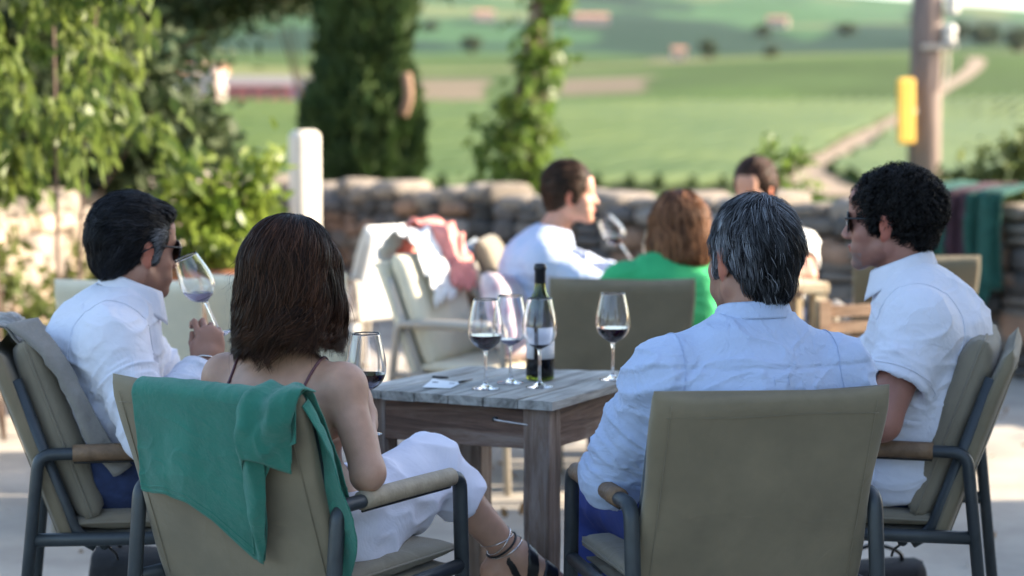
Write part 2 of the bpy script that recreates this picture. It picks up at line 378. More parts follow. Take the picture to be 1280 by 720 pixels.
# ------------------------------------------------------------------ people
def hand(G,wr,d,pn,side,curl=(.5,.7,.5),sp=1.,thumb=(.7,.35,.6),k=.003):
    d=nrm(d); pn=nrm(np.array(pn)-d*(np.array(pn)@d)); t=np.cross(d,pn)*side   # t: towards the thumb
    R=np.stack([t,d,pn],1)
    G.rc(wr,wr+d*.03,.026,.026,k=.012,sx=1.1,R=R)
    G.ell(wr+d*.05,(.041,.052,.016),R,k=.012)
    G.rc(wr+d*.02+t*.02,wr+d*.045+t*.034-pn*-.004,.017,.014,k=.01)
    for i,(o,l) in enumerate(((.030,.92),(.0105,1.),(-.0095,.95),(-.029,.76))):
        p=wr+d*(.088-.004*abs(i-1))+t*o; dd=nrm(d+t*(.10-.07*i)*sp); n=pn-dd*(pn@dd); n=nrm(n)
        r=.0088 if i<3 else .0075
        for L,c in zip((.043,.027,.022),curl):
            cc=c*(1+.12*(i-1)); e=nrm(dd*math.cos(cc)+n*math.sin(cc)); n=nrm(n*math.cos(cc)-dd*math.sin(cc)); dd=e; q=p+dd*L*l
            G.rc(p,q,r,r*.93,k=k); p=q; r*=.93
    p=wr+d*.022+t*.032; dd=nrm(d*thumb[0]+t*thumb[2]+pn*thumb[1])
    G.rc(wr+d*.012+t*.014,p,.015,.0125,k=.01); q=p+dd*.040; G.rc(p,q,.0115,.0098,k=.006); dd=nrm(dd+d*.4+pn*.35-t*.25); G.rc(q,q+dd*.03,.0098,.0078,k=.004)
def head(G,c,R,s=1.,f=.0,stub=0,wide=1.):
    T=lambda x,y,z: c+R@(np.array([x*wide,y,z])*s)
    E=lambda p,r,k=.012,op='u',Q=None: G.ell(T(*p),np.array(r)*s*np.array([wide,1,1]),R if Q is None else R@Q,k=k,op=op)
    Cn=lambda a,b,ra,rb,k=.012,op='u': G.rc(T(*a),T(*b),ra*s,rb*s,k=k,op=op)
    E((0,-.018,.038),(.077,.096,.086)); E((0,.035,-.02),(.062,.062,.088),.03)
    E((0,.072,.055),(.05,.026,.04),.03)
    for q in (-1,1):
        Cn((q*.057,.0,-.058),(q*.022,.072,-.100),.019,.017,.025)
        E((q*.043,.062,-.028),(.022,.022,.022),.02)
        E((q*.033,.070,-.068),(.024,.022,.022),.02)
        E((q*.031,.104,.006),(.017,.014,.012),.012,'sub'); E((q*.031,.079,.004),(.0125,.0125,.0125),.002)
        E((q*.0125,.103,-.036),(.0085,.011,.0075),.006)
    E((0,.080,-.104),(.022,.018,.016),.02)
    Cn((-.034,.083,.026),(.034,.083,.026),.011,.011,.015)
    Cn((0,.090,.008),(0,.1135,-.030),.0085,.0105,.012); E((0,.097,-.060),(.024,.010,.0065),.005); E((0,.094,-.071),(.020,.010,.007),.005)
    E((0,.106,-.0655),(.022,.008,.0018),.003,'sub'); 
    for q in (-1,1):
        Q=rotz(-q*.35)@rotx(-.18); E((q*.078,-.004,-.008),(.006,.018,.033),.008,'u',Q); E((q*.080,-.0085,.006),(.0085,.015,.021),.006,'u',Q)
        E((q*.089,.003,-.008),(.006,.009,.017),.004,'sub',Q); E((q*.077,.003,-.036),(.006,.008,.010),.006)
    return T
def torso(G,J,b,inf=0.,k=.05):
    """b: dict of widths"""
    pe,wa,ch,ne=J['pelvis'],J['waist'],J['chest'],J['neck']; X=J['R']
    R=np.stack([X,nrm(np.cross((0,0,1),X)),(0,0,1)],1)
    G.rc(pe,wa,b['hip']+inf,b['waist']+inf,k=k,sx=b.get('sx',1.35),R=R)
    G.rc(wa,ch,b['waist']+inf,b['chest']+inf,k=k,sx=b.get('sx',1.35),R=R)
    top=ch*.45+ne*.55
    G.rc(ch,top,b['chest']*.95+inf,b['chest']*.55+inf,k=k,sx=b.get('sx',1.35)*1.05,R=R)
    for s in ('l','r'):
        sh=J['sh_'+s]; G.rc(ne-np.array((0,0,.045)),sh+np.array((0,0,-.004)),b['trap']+inf*.8,b['delt']*.93+inf*.8,k=.04)
        G.ell(sh,np.array((1.,1,1))*(b['delt']+inf),k=.03)
        G.rc(ch+(sh-ch)*.55+np.array((0,0,-.06)),sh+np.array((0,0,-.02)),b['chest']*.55+inf,b['delt']*.8+inf,k=.04)
def arms(G,J,b,inf=0.,sleeve=1.,k=.02,sides='lr'):
    for s in sides:
        sh,el,wr=J['sh_'+s],J['el_'+s],J['wr_'+s]
        if sleeve<=1.: 
            e=sh+(el-sh)*sleeve; rr=b['delt']*.93+(b['elb']-b['delt']*.93)*sleeve
            G.rc(sh,e,b['delt']*.95+inf,rr+inf,k=k)
        else:
            G.rc(sh,el,b['delt']*.95+inf,b['elb']+inf,k=k); t=sleeve-1; e=el+(wr-el)*t
            G.rc(el,e,b['elb']*1.02+inf,b['elb']+(b['wri']-b['elb'])*t+inf,k=k)
def skincol(n,base,red=None): return np.tile(np.array(base),(n,1))
def cloth_fold(V,N,J,amp=.005,dirz=14.,seed=0.,extra=None,arm_amp=.006):
    """wrinkles: sagging folds on the trunk, rings of folds on the sleeves"""
    def armw(s):
        a,b=J['sh_'+s],J['el_'+s]; ba=b-a; t=np.clip(((V-a)@ba)/(ba@ba),0,1); d=np.linalg.norm(V-a-t[:,None]*ba,axis=1)
        c=J['wr_'+s]; cb=c-b; t2=np.clip(((V-b)@cb)/(cb@cb),0,1); d2=np.linalg.norm(V-b-t2[:,None]*cb,axis=1)
        L1=np.linalg.norm(ba); use2=d2<d; return np.minimum(d,d2),np.where(use2,L1+t2*np.linalg.norm(cb),t*L1)
    out=np.zeros(len(V))
    x,y,z=V.T; p=np.stack([x*5+seed,y*4,(z+.5*x*x)*dirz],1)
    tr=crease(p,3)*1.1+crease(p*np.array([2.1,1.5,1.7])+5,3)*.6+fbm(V*9+seed,2)*.6
    da,ta=armw('l'); db,tb=armw('r'); use=np.where(da<db,0,1); d=np.minimum(da,db); t=np.where(da<db,ta,tb)
    wa=np.clip((.11-d)/.03,0,1)*np.clip((t-.05)/.05,0,1)
    q=np.stack([x*7+seed+y*5,y*7-x*4,t*34+6*z],1); ar=crease(q,2)+crease(q*1.9+3,2)*.5+fbm(V*14,2)*.4
    out=amp*tr*(1-wa)+arm_amp*ar*wa+.0011*crease(V*np.array([34,30,52])+seed,2)
    if extra is not None: out+=extra(V)
    return V+N*(out-amp*.3)[:,None]
def bounds(J,m=.215):
    P=np.array([v for k,v in J.items() if k!='R' and isinstance(v,np.ndarray) and v.shape==(3,)]); return P.min(0)-m,P.max(0)+m
def strands(G,T3,parent,roots,fieldf,n,L,steps=9,w=.0011,cols=None,proj=.7,lvl=(0,.004),seed=1,curl=None,name='hair_strand_mass',locks=0,pull=.5,wave=None,shade=None,clump=.35,cf=28,lenvar=.3,mat_=None,lift=0.,splay=None):
    """locks of hair as narrow ribbons; G in head space, T3=(c,R) to the body's space"""
    r=np.random.default_rng(seed); i=r.integers(0,len(roots),n); p=roots[i]+r.normal(0,.002,(n,3)); lv=r.uniform(*lvl,n)
    Ls=(L(p) if callable(L) else L)*(1-lenvar*r.random(n)); P=[p.copy()]; root=p.copy(); jit=r.normal(0,.12,(n,3)); NN=[]
    cid=np.stack([vn(root*cf+11*k) for k in (1,2,3)],1)
    for s in range(steps):
        t=s/steps; d,g=G.samp(p); f=fieldf(p,g,t,root)+cid*clump+jit; f=f-g*((f*g).sum(1)*(proj if s<steps-2 or lift==0 else proj*.5))[:,None]+g*lift*t
        f=nrm(f); p=p+f*(Ls/steps)[:,None]; d,g=G.samp(p); p=p-g*(np.clip(d-lv-lift*.01*t,-.02,.02)*proj)[:,None]; P.append(p.copy()); NN.append(g)
    NN.append(g); P=np.stack(P,1); NN=np.stack(NN,1)
    gid=None
    if locks:
        gi=r.choice(n,locks,replace=False); rt=root[:, :]; best=np.full(n,1e9); gid=np.zeros(n,int)
        for k,g_ in enumerate(gi):
            dd=((rt-rt[g_])**2).sum(1); m_=dd<best; best[m_]=dd[m_]; gid[m_]=k
        tt=np.linspace(0,1,steps+1)[None,:,None]; PG=P[gi][gid]; off=(root-root[gi][gid])[:,None]
        P=P+(PG+off*.55-P)*pull*tt**1.3*np.clip(r.normal(1,.25,(n,1,1)),.2,1.25)
    if wave:
        A_,tu,fr_=wave; ph=(vn((root if gid is None else root[gi][gid])*fr_)*6+ (0 if gid is None else r.uniform(0,6.28,locks)[gid]))[:,None]; tt=np.linspace(0,1,steps+1)[None]; T=nrm(np.gradient(P,axis=1)); B=nrm(np.cross(T,NN)); a=ph+tt*tu*2*PI; rr=A_*tt**1.1
        P=P+NN*(rr*np.cos(a)*.6)[...,None]+B*(rr*np.sin(a))[...,None]
    if curl:
        R_,turns=curl; ph=(r.uniform(0,2*PI,n) if gid is None else r.uniform(0,2*PI,locks)[gid]+r.normal(0,.35,n))[:,None]; tt=np.linspace(0,1,steps+1)[None]; T=nrm(np.gradient(P,axis=1)); B=nrm(np.cross(T,NN)); a=ph+tt*turns*2*PI; rr=R_*np.minimum(1,tt*3)*r.uniform(.6,1.3,n)[:,None]
        P=P+(NN*np.cos(a)[...,None]+B*np.sin(a)[...,None])*rr[...,None]
    T=nrm(np.gradient(P,axis=1)); S=nrm(np.cross(T,NN)+NN*r.normal(0,.45,(n,1,1))); m=steps+1
    ww=w*(1-np.linspace(0,1,m)**3*.85)[None,:,None]*r.uniform(.6,1.5,n)[:,None,None]
    A=P-S*ww; B=P+S*ww; V=np.stack([A,B],2).reshape(-1,3)
    b=(np.arange(n)*m*2)[:,None]+(np.arange(m-1)*2)[None]; Q=np.stack([b,b+1,b+3,b+2],-1).reshape(-1,4)
    cc=np.array(cols[0])[None]+ (np.array(cols[1])-np.array(cols[0]))[None]*(np.clip(r.random(n)**cols[2]+vn(root*40)*.25,0,1))[:,None]
    
    if gid is not None: cc=cc*np.clip(r.normal(1,.32,locks)[gid],.45,1.9)[:,None]
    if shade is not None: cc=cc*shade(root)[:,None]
    col=np.repeat(cc,m*2,0); c,R=T3
    return mesh(name,V@R.T+c,Q,mat_ or M_hair,parent,col=col)
def hair(parent,c,R,volf,roots_f,fieldf,n,L,cols,h=.004,w=.0011,cap=True,capf=None,**k):
    G=Grid((-.17,-.2,-.32),(.17,.17,.2),h); volf(G)
    if capf: G2=Grid((-.17,-.2,-.32),(.17,.17,.2),h); capf(G2); V,F=G2.mesh()
    else: V,F=G.mesh()
    V=relax(V,F,1); 
    o=None
    if cap:
        Vw=V+vnormals(V,F)*(vn(V*70)*.0025)[:,None]
        o=mesh('hair',Vw@R.T+c,F,M_hair,parent,col=np.tile(np.array(cols[0])*.75,(len(V),1)))
    rt=V[roots_f(V)]
    s=strands(G,(c,R),o if o is not None else parent,rt,fieldf,n,L,cols=cols,w=w,name='hair_lock',**k); s['kind']='stuff'
    return o,G
def shortvol(inf=.012,low=-.075,top=.0,front=.055):
    def f(G):
        G.ell((0,-.02,.042+top),(.077+inf,.096+inf,.086+inf+top))
        G.rc((0,-.055,.0),(0,-.06,low+.045),.062+inf*.5,.050+inf*.4,k=.03,sx=1.15)
        for q in (-1,1): G.rc((q*.064,.018,.03),(q*.064,.022,-.022),.014+inf*.5,.008+inf*.2,k=.02)
        G.ell((0,.13,-.045),(.105,.082,.11),k=.01,op='sub')
        for q in (-1,1): G.ell((q*.092,.0,-.012),(.03,.021,.033),k=.006,op='sub')
        G.ell((0,.0,-.115),(.12,.055,.08),k=.01,op='sub')
    return f
def back_field(crown=(0,-.05,.13),swirl=.4,grav=.35,wave=0):
    cr=np.array(crown)
    def f(p,g,t,root):
        v=nrm(p-cr); s=np.cross(g,v)*swirl; return v+s+np.array([0,0,-1.])*grav
    return f
def glasses(parent,c,R,s=1.,big=1.):
    T=lambda x,y,z:c+R@(np.array([x,y,z])*s)
    e=tag_child=None
    fr=[]
    for q in (-1,1):
        a=np.linspace(0,2*PI,22,endpoint=False); rim=np.array([T(q*.034+.029*big*np.cos(t),.103-abs(.034*q+.029*np.cos(t))*.22,.004+.021*big*np.sin(t)*(1 if np.sin(t)>0 else 1.15)) for t in a])
        fr.append(tube(rim,.0024,seg=6,closed=True))
        fr.append(tube(curve([T(q*.064,.094,.012),T(q*.077,.06,.012),T(q*.083,.01,.010),T(q*.083,-.02,-.005)],12),.0026,seg=6,sx=.7))
    fr.append(tube(curve([T(-.008,.106,.010),T(0,.109,.012),T(.008,.106,.010)],6),.002,seg=6))
    V,F=join(fr); o=mesh('sunglasses',V,F,M_dark,parent)
    for q in (-1,1):
        a=np.linspace(0,2*PI,22,endpoint=False); V=[T(q*.034,.1035-.034*.22+.004,.004)]+[T(q*.034+.029*big*np.cos(t),.103-abs(.034*q+.029*np.cos(t))*.22,.004+.021*big*np.sin(t)*(1 if np.sin(t)>0 else 1.15)) for t in a]
        V=np.array(V); F=[(0,1+i,1+(i+1)%22) for i in range(22)]; V2=V-R[:,1]*.0015; F2=[tuple(23+x for x in f[::-1]) for f in F]
        mesh('lens',np.concatenate([V,V2]),F+F2,M_lens,o)
    return o
def collar(parent,nc,R,r,mat_,h=.038,fold=.034,gap=.5,drop=.02,tip=.03,rx=1.08,tilt=.35,name='collar'):
    """stand and fall of a shirt collar round the neck; R columns: right, forward, up"""
    us=np.linspace(-PI+gap*.5,PI-gap*.5,72); vs=np.linspace(0,1,14)
    def f(U,W):
        a=U; st=np.clip(W/.42,0,1); fa=np.clip((W-.5)/.5,0,1); ben=np.clip((W-.42)/.08,0,1)
        fr=np.clip((np.abs(a)-1.2)/1.6,0,1)
        rr=r+st*-.004+ben*.004+fa*(.012+.010*fr)+.0015*vn(np.stack([a*4,W*3,a*0+2],-1))
        z=st*h-fa*(fold+tip*fr)
        x=np.sin(a)*rr*rx; y=-np.cos(a)*rr*(1+.05*fr)+fr*.012
        z=z-tilt*(y+rr)*.5-fr*.01
        P=x[...,None]*R[:,0]+y[...,None]*R[:,1]+z[...,None]*R[:,2]
        return nc+P
    V,Q=sheet(f,us,vs,th=.0022); return mesh(name,V,Q,mat_,parent)
def seam(parent,G,pts,mat_,r=.0013,lvl=.001,n=40,disp=None,name='seam'):
    p=G.project(curve(pts,n),lvl)
    if disp is not None:
        d,g=G.samp(p); p=disp(p,g)+g*.0002
    return tube_obj(name,p,r,mat_,parent,seg=5,sx=1.8)
def frame_of(f):
    a=math.atan2(-f[0],f[1]); return a
class Body:
    """helper that turns measured world points into the seated figure's own space"""
    def __init__(s,origin,f):
        s.o=np.array(origin,float); s.a=frame_of(f); s.Rm=rotz(s.a)
    def L(s,p): return s.Rm.T@(np.array(p,float)-s.o)
    def D(s,d): return s.Rm.T@np.array(d,float)
def place(o,B): o.location=B.o; o.rotation_euler=(0,0,B.a)
def legs(G,J,b,inf=0,k=.03,full=True,ankle=1.):
    for s in 'lr':
        hi,kn,an=J['hip_'+s],J['kn_'+s],J['an_'+s]
        G.rc(hi,kn,b['thigh']+inf,b['knee']+inf,k=k); e=kn+(an-kn)*ankle; G.rc(kn,e,b['knee']+inf,b['knee']+(b['ank']-b['knee'])*ankle+inf,k=k)
    G.rc(J['hip_l']+np.array((0,-.03,0)),J['hip_r']+np.array((0,-.03,0)),b['thigh']*1.2+inf,k=.04)
    G.rc(J['pelvis'],J['waist']*.4+J['pelvis']*.6,b['hip']+inf,k=.04,sx=b.get('sx',1.35))
def foot(G,an,d,s=1.,inf=0):
    d=nrm(d); heel=an-d*.04*s+np.array((0,0,-.055*s)); toe=an+d*.17*s+np.array((0,0,-.065*s))
    G.rc(an,heel,.036*s+inf,.03*s+inf,k=.02); G.rc(heel,an+d*.1*s+np.array((0,0,-.05*s)),.03*s+inf,.034*s+inf,k=.02); G.rc(an+d*.02,toe,.036*s+inf,.022*s+inf,k=.02,sx=1.3,R=basis(d))
MAN=dict(hip=.125,waist=.12,chest=.125,trap=.052,delt=.057,elb=.040,wri=.026,thigh=.088,knee=.060,ank=.040,sx=1.36)
WOM=dict(hip=.115,waist=.088,chest=.096,trap=.036,delt=.044,elb=.034,wri=.022,thigh=.078,knee=.055,ank=.034,sx=1.32)
def body_mesh(J,b,h,skin,hc,HR,hscale=1.,wide=1.,hands=(),feet=True,lips=None,extra=None,paint=None,label='',group=None,lo=None,hi=None,neckr=.056,legf=None,footd=None):
    lo,hi=bounds(J) if lo is None else (lo,hi)
    G=Grid(lo,hi,h); torso(G,J,b); arms(G,J,b,sleeve=2.)
    legs(G,J,b) 
    if footd is not None:
        for s in 'lr': foot(G,J['an_'+s],footd[s])
    G.rc(hc+HR@np.array((0,-.022,-.05))*hscale,J['neck']-np.array((0,0,.02)),neckr,neckr*1.08,k=.03)
    T=head(G,hc,HR,hscale,wide=wide)
    for a in hands: hand(G,*a[0],**a[1])
    if extra: extra(G)
    V,F=G.mesh(); V=relax(V,F,1,.4)
    col=np.tile(np.array(skin,float),(len(V),1))
    q=(V-hc)@HR/hscale; x,y,z=q.T
    if paint is not None: paint(q,col)
    lp=(np.abs(x)<.024)&(y>.088)&(z<-.054)&(z>-.077); col[lp]=np.array(skin)*np.array([.95,.62,.62])
    er=(np.abs(x)>.077*wide)&(np.abs(z)<.05)&(np.abs(y)<.04); col[er]=col[er]*np.array([1.15,.78,.72])
    ey=(np.abs(np.abs(x)-.031*wide)<.012)&(y>.083)&(np.abs(z-.004)<.006); 
    o=mesh('person',V,F,M_skin,None,col=col,label=label,cat='person',group=group)
    return o,G
def cut_sleeve(G,J,b,inf,sleeve,s,hollow):
    sh,el,wr=J['sh_'+s],J['el_'+s],J['wr_'+s]
    if sleeve<=1: e=sh+(el-sh)*sleeve; d=nrm(el-sh); r=b['delt']*.93+(b['elb']-b['delt']*.93)*sleeve
    else: t=sleeve-1; e=el+(wr-el)*t; d=nrm(wr-el); r=b['elb']+(b['wri']-b['elb'])*t
    G.plane(e,d,k=.004,lo=e-.085,hi=e+.085)
    if hollow: G.rc(e-d*.03,e+d*.09,r+inf*.45,k=.003,op='sub')
def shirt_mesh(J,b,h,inf,sleeve,mat_,parent,neckr,hc,HR,hem=None,name='shirt',amp=.005,arm_amp=.006,seed=0,hollow=True,hipr=0,dirz=14.,extra=None,rlx=1,sides='lr'):
    lo,hi=bounds(J); G=Grid(lo,hi,h)
    for s in sides: arms(G,J,b,inf*1.15,sleeve=sleeve,sides=s)
    for s in sides: cut_sleeve(G,J,b,inf,sleeve,s,hollow)
    torso(G,J,b,inf)
    if hipr: G.rc(J['hip_l']+np.array((0,-.03,0)),J['hip_r']+np.array((0,-.03,0)),hipr,k=.04); G.rc((J['hip_l']+J['hip_r'])/2,J['waist'],hipr,hipr,k=.05,sx=1.3)
    if hem is not None: G.plane(hem[0],hem[1],k=.01)
    # neck hole
    G.rc(hc+HR@np.array((0,-.022,-.02)),J['neck']-np.array((0,0,.035)),neckr,neckr,k=.006,op='sub')
    cuffs=[]
    for s in sides:
        sh,el,wr=J['sh_'+s],J['el_'+s],J['wr_'+s]
        if sleeve<=1: e=sh+(el-sh)*sleeve; d=nrm(el-sh); r=b['delt']*.93+(b['elb']-b['delt']*.93)*sleeve
        else: t=sleeve-1; e=el+(wr-el)*t; d=nrm(wr-el); r=b['elb']+(b['wri']-b['elb'])*t
        cuffs.append((s,e,d,r+inf))
    V,F=G.mesh(); V=relax(V,F,rlx,.5); N=vnormals(V,F)
    disp=lambda p,n: cloth_fold(p,n,J,amp,dirz,seed,extra,arm_amp)
    V=disp(V,N)
    o=mesh(name,V,F,mat_,parent); return o,G,disp,cuffs
# ------------------------------------------------------------------ chairs
def sling_back_mesh(w=.505,z0=.43,z1=.892,th=.045,bow=.016,seed=0):
    """padded sling wrapped round the two back tubes; rounded rectangle section swept up the reclined back"""
    n=26; V=[];F=[];m=56
    for i in range(n):
        t=i/(n-1); z=z0+(z1-z0)*t; yc=-.185-(z-.44)*.36
        hw=w/2+.004*math.sin(t*9); hh=th/2
        if t>.9: hh*=math.sqrt(max(0,1-((t-.9)/.1)**2))*.9+.1; z-=.003*abs(math.sin(t*40))
        for j in range(m):
            a=j/m*2*PI; c,s=math.cos(a),math.sin(a)
            x=hw*math.copysign(abs(c)**.22,c); y=hh*math.copysign(abs(s)**.55,s)
            by=-bow*(1-(x/hw)**2)*math.sin(PI*min(1,t*1.05))
            zz=z+ (.010*(x/hw)**2 if t>.93 else 0)+(.0035*math.sin(x*17+seed)-.006*(1-(x/hw)**2))*max(0,(t-.8)/.2)
            V.append((x,yc+y-by*(1 if y>0 else -.6)+.0016*float(vn(np.array([[x*9+seed,z*9,y*9]]))[0])*1.2,zz))
    for i in range(n-1):
        for j in range(m): k=(j+1)%m; F.append((i*m+j,i*m+k,(i+1)*m+k,(i+1)*m+j))
    F.append(tuple(range(m))[::-1]); F.append(tuple(range((n-1)*m,n*m)))
    return V,F
def cushion_mesh(w,d,t,seed=0,sq=.25,n=30):
    us=np.linspace(-1,1,n); V=[];F=[]
    U,W=np.meshgrid(us,us,indexing='ij'); r=np.clip(1-np.abs(U)**5,0,1)**.5*np.clip(1-np.abs(W)**5,0,1)**.5
    e=1-.035*(1-r)
    hgt=t/2*(.25+.75*r)+.003*fbm(np.stack([U*3+seed,W*3,U*0],-1),2)+.004*crease(np.stack([U*2+seed,W*2,U*0+3],-1),2)
    top=np.stack([U*w/2*e,W*d/2*e,hgt],-1).reshape(-1,3); bot=top*np.array([1,1,-1]); i=np.arange(n*n).reshape(n,n)
    Q=np.stack([i[:-1,:-1],i[1:,:-1],i[1:,1:],i[:-1,1:]],-1).reshape(-1,4); ring=list(i[:,0])+list(i[-1,1:])+list(i[-2::-1,-1])+list(i[0,-2:0:-1])
    S=np.array([(b_,a,a+n*n,b_+n*n) for a,b_ in zip(ring,ring[1:]+ring[:1])])
    return np.concatenate([top,bot]),np.concatenate([Q,Q[:,::-1]+n*n,S])
def cushion_obj(name,w,d,t,M,mat_,parent,seed=0):
    V,F=cushion_mesh(w,d,t,seed); V=V@np.array(M[0]).T+np.array(M[1]); o=mesh(name,V,F,mat_,parent)
    a=[(-1,-1),(1,-1),(1,1),(-1,1)]; p=[]
    for k in range(4):
        x0,y0=a[k]; x1,y1=a[(k+1)%4]
        for t_ in np.linspace(0,1,12,endpoint=False): p.append(((x0+(x1-x0)*t_)*w/2*.968,(y0+(y1-y0)*t_)*d/2*.968,0))
    P=rounded(p+[p[0]],.01,3)[:-1]@np.array(M[0]).T+np.array(M[1]); V,F=tube(P,.0035,seg=6,closed=True); mesh('piping',V,F,mat_,o); return o
def make_chair(label,loc,rz,group,lm,sm=None,fm=None,backcush=False,seatcush=True,far=False,cm=None):
    sm=sm or M_sling; fm=fm or M_frame; cm=cm or M_cush
    t=empty('garden_armchair',loc,rz,label=label,cat='chair',group=group); sg=8 if far else 12
    for s in (-1,1):
        X=s*.27
        p=rounded([(X,-.318,0),(X,-.25,.65),(X,.20,.65),(X,.225,.0)],.035,7)
        V,F=tube(p,.0175,seg=sg,sx=.86); fr=mesh('leg',V,F,fm,t); fr.name='arm_and_leg_frame'
        w=curve([(X,-.17,.651),(X,0,.652),(X,.165,.651)],10); V,F=tube(w,.0205,seg=14,sx=1.0)
        wr=mesh('arm_wrap',V,F,lm,fr)
        if not far:
            V,F=tube(curve([(X,-.168,.6285),(X,0,.6285),(X,.163,.6285)],20),.003,seg=5); mesh('stitching',V,F,M_dark,wr)
        tube_obj('side_rail',[(X,-.278,.445),(X,0,.44),(X,.205,.445)],.0165,fm,t,seg=sg,sx=.85)
        tube_obj('back_post',rounded([(s*.236,-.12,.42),(s*.236,-.168,.45),(s*.236,-.303,.825)],.03,5),.0165,fm,t,seg=sg,sx=.8)
    tube_obj('cross_rail',[(-.255,-.10,.425),(.255,-.10,.425)],.013,fm,t,seg=sg); tube_obj('cross_rail',[(-.255,.17,.425),(.255,.17,.425)],.013,fm,t,seg=sg)
    V,F=sling_back_mesh(seed=loc[0]*3); bk=mesh('back_sling',V,F,sm,t)
    if not far:
        for s in (-1,1):
            P=[(s*.222,-.185-(z-.44)*.36-.0235,z) for z in np.linspace(.45,.868,20)]; V,F=tube(P,.0012,seg=4); mesh('side_seam',V,F,sm,bk)
        P=[(x,-.185-(.842-.44)*.36-.024+.003*(1-(x/.24)**2)*-1,.842+.002*math.sin(x*21)) for x in np.linspace(-.23,.23,24)]; V,F=tube(P,.001,seg=4); mesh('top_seam',V,F,sm,bk)
    st=cushion_mesh(.48,.40,.016,1); st=mesh('seat_sling',st[0]+np.array((0,.02,.440)),st[1],sm,t)
    if seatcush: cushion_obj('seat_cushion',.485,.43,.05,(np.eye(3),(0,.035,.474)),cm,t,seed=loc[1])
    if backcush:
        R=rotx(PI/2+.345); cushion_obj('back_cushion',.47,.47,.10,(R,(0,-.205,.70)),cm,t,seed=loc[0]+2)
        if not far:
            for s in (-1,1): tube_obj('tie_cord',curve([(s*.2,-.1,.425),(s*.2,-.09,.405),(s*.205,-.075,.392),(s*.2,-.07,.375)],8),.0035,M_dark,t,seg=5)
    return t
def back_path(v,off,th=.045,top=.885):
    """v>0 down the rear face of a chair back, v<0 down its front face; returns y,z"""
    r=th/2+off; L=PI/2*r; nrmx=.94; k=.34; sy,sz=-.339,.9406  # recline direction (towards the top)
    yt,zt=-.185-(top-.02-.44)*.36,top-.02
    v=np.asarray(v,float); a=np.clip(v/r,-PI/2,PI/2)   # angle over the top
    ny,nz=-.9406,-.339                                  # outward normal of the rear face
    y=yt+sy*r*np.cos(a)+ny*r*np.sin(a); z=zt+sz*r*np.cos(a)+nz*r*np.sin(a)
    d=np.clip(np.abs(v)-L,0,None); y=y-sy*d; z=z-sz*d; return y,z
def drape(name,u0,u1,vf,vr,off,mat_,amp=.008,freq=22,seed=0,nu=90,nv=80,th=.0025,flare=.02,ns=1,parent=None,us_skew=None,creas=.004,fo=0.,**k):
    us=np.linspace(0,1,nu); vs=np.linspace(0,1,nv)
    def f(U,W):
        x=u0+(u1-u0)*U; lo=-vf(x); hi=vr(x); v=lo+(hi-lo)*W
        if us_skew: x=x+us_skew(x,v)
        hang=np.clip(np.abs(v)/.25,0,1)
        fold=np.sin(x*freq*2*PI*.5+seed+1.2*vn(np.stack([x*6+seed,v*4,v*0],-1)))+.6*vn(np.stack([x*28+seed,v*5,v*0+1],-1))
        o=off+fo*np.clip(-v/.05,0,1)+amp*(fold*.5+.5)*(.12+hang)+flare*hang**2*.5+creas*crease(np.stack([x*16+v*9+seed,v*17-x*8,v*0],-1),2)
        y,z=back_path(v,0.004); y2,z2=back_path(v,.104); 
        y=y+(y2-y)*(o/.1); z=z+(z2-z)*(o/.1)
        return np.stack([x+.004*vn(np.stack([v*10,x*3+seed,v*0+5],-1)),y,z],-1)
    V,Q=sheet(f,us,vs,th=th); return mesh(name,V,Q,mat_,parent,**k),f
# ------------------------------------------------------------------ the four near chairs
GCH='sling armchairs round the wooden table'
fG=nrm((-.24,.97,0)); oG=V3(.447,4.35,0); fW=nrm((.53,.848,0)); oW=V3(-.452,4.377,0)
fL=nrm((.979,.175,0)); oL=V3(-.925,4.985,0); fR=nrm((-.956,.27,0)); oR=V3(.919,5.03,0)
chG=make_chair('beige sling armchair seen square from behind, carrying the grey-haired man',oG,frame_of(fG),GCH,M_leath)
chW=make_chair('beige sling armchair with the teal garment over its back, under the woman',oW,frame_of(fW),GCH,M_leath2)
chL=make_chair('padded armchair at the left, seen side-on, with the grey jacket on its back',oL,frame_of(fL),GCH,M_leath,backcush=True)
chR=make_chair('padded armchair seen from the side under the curly-haired man in white',oR,frame_of(fR),GCH,M_leath,backcush=True)
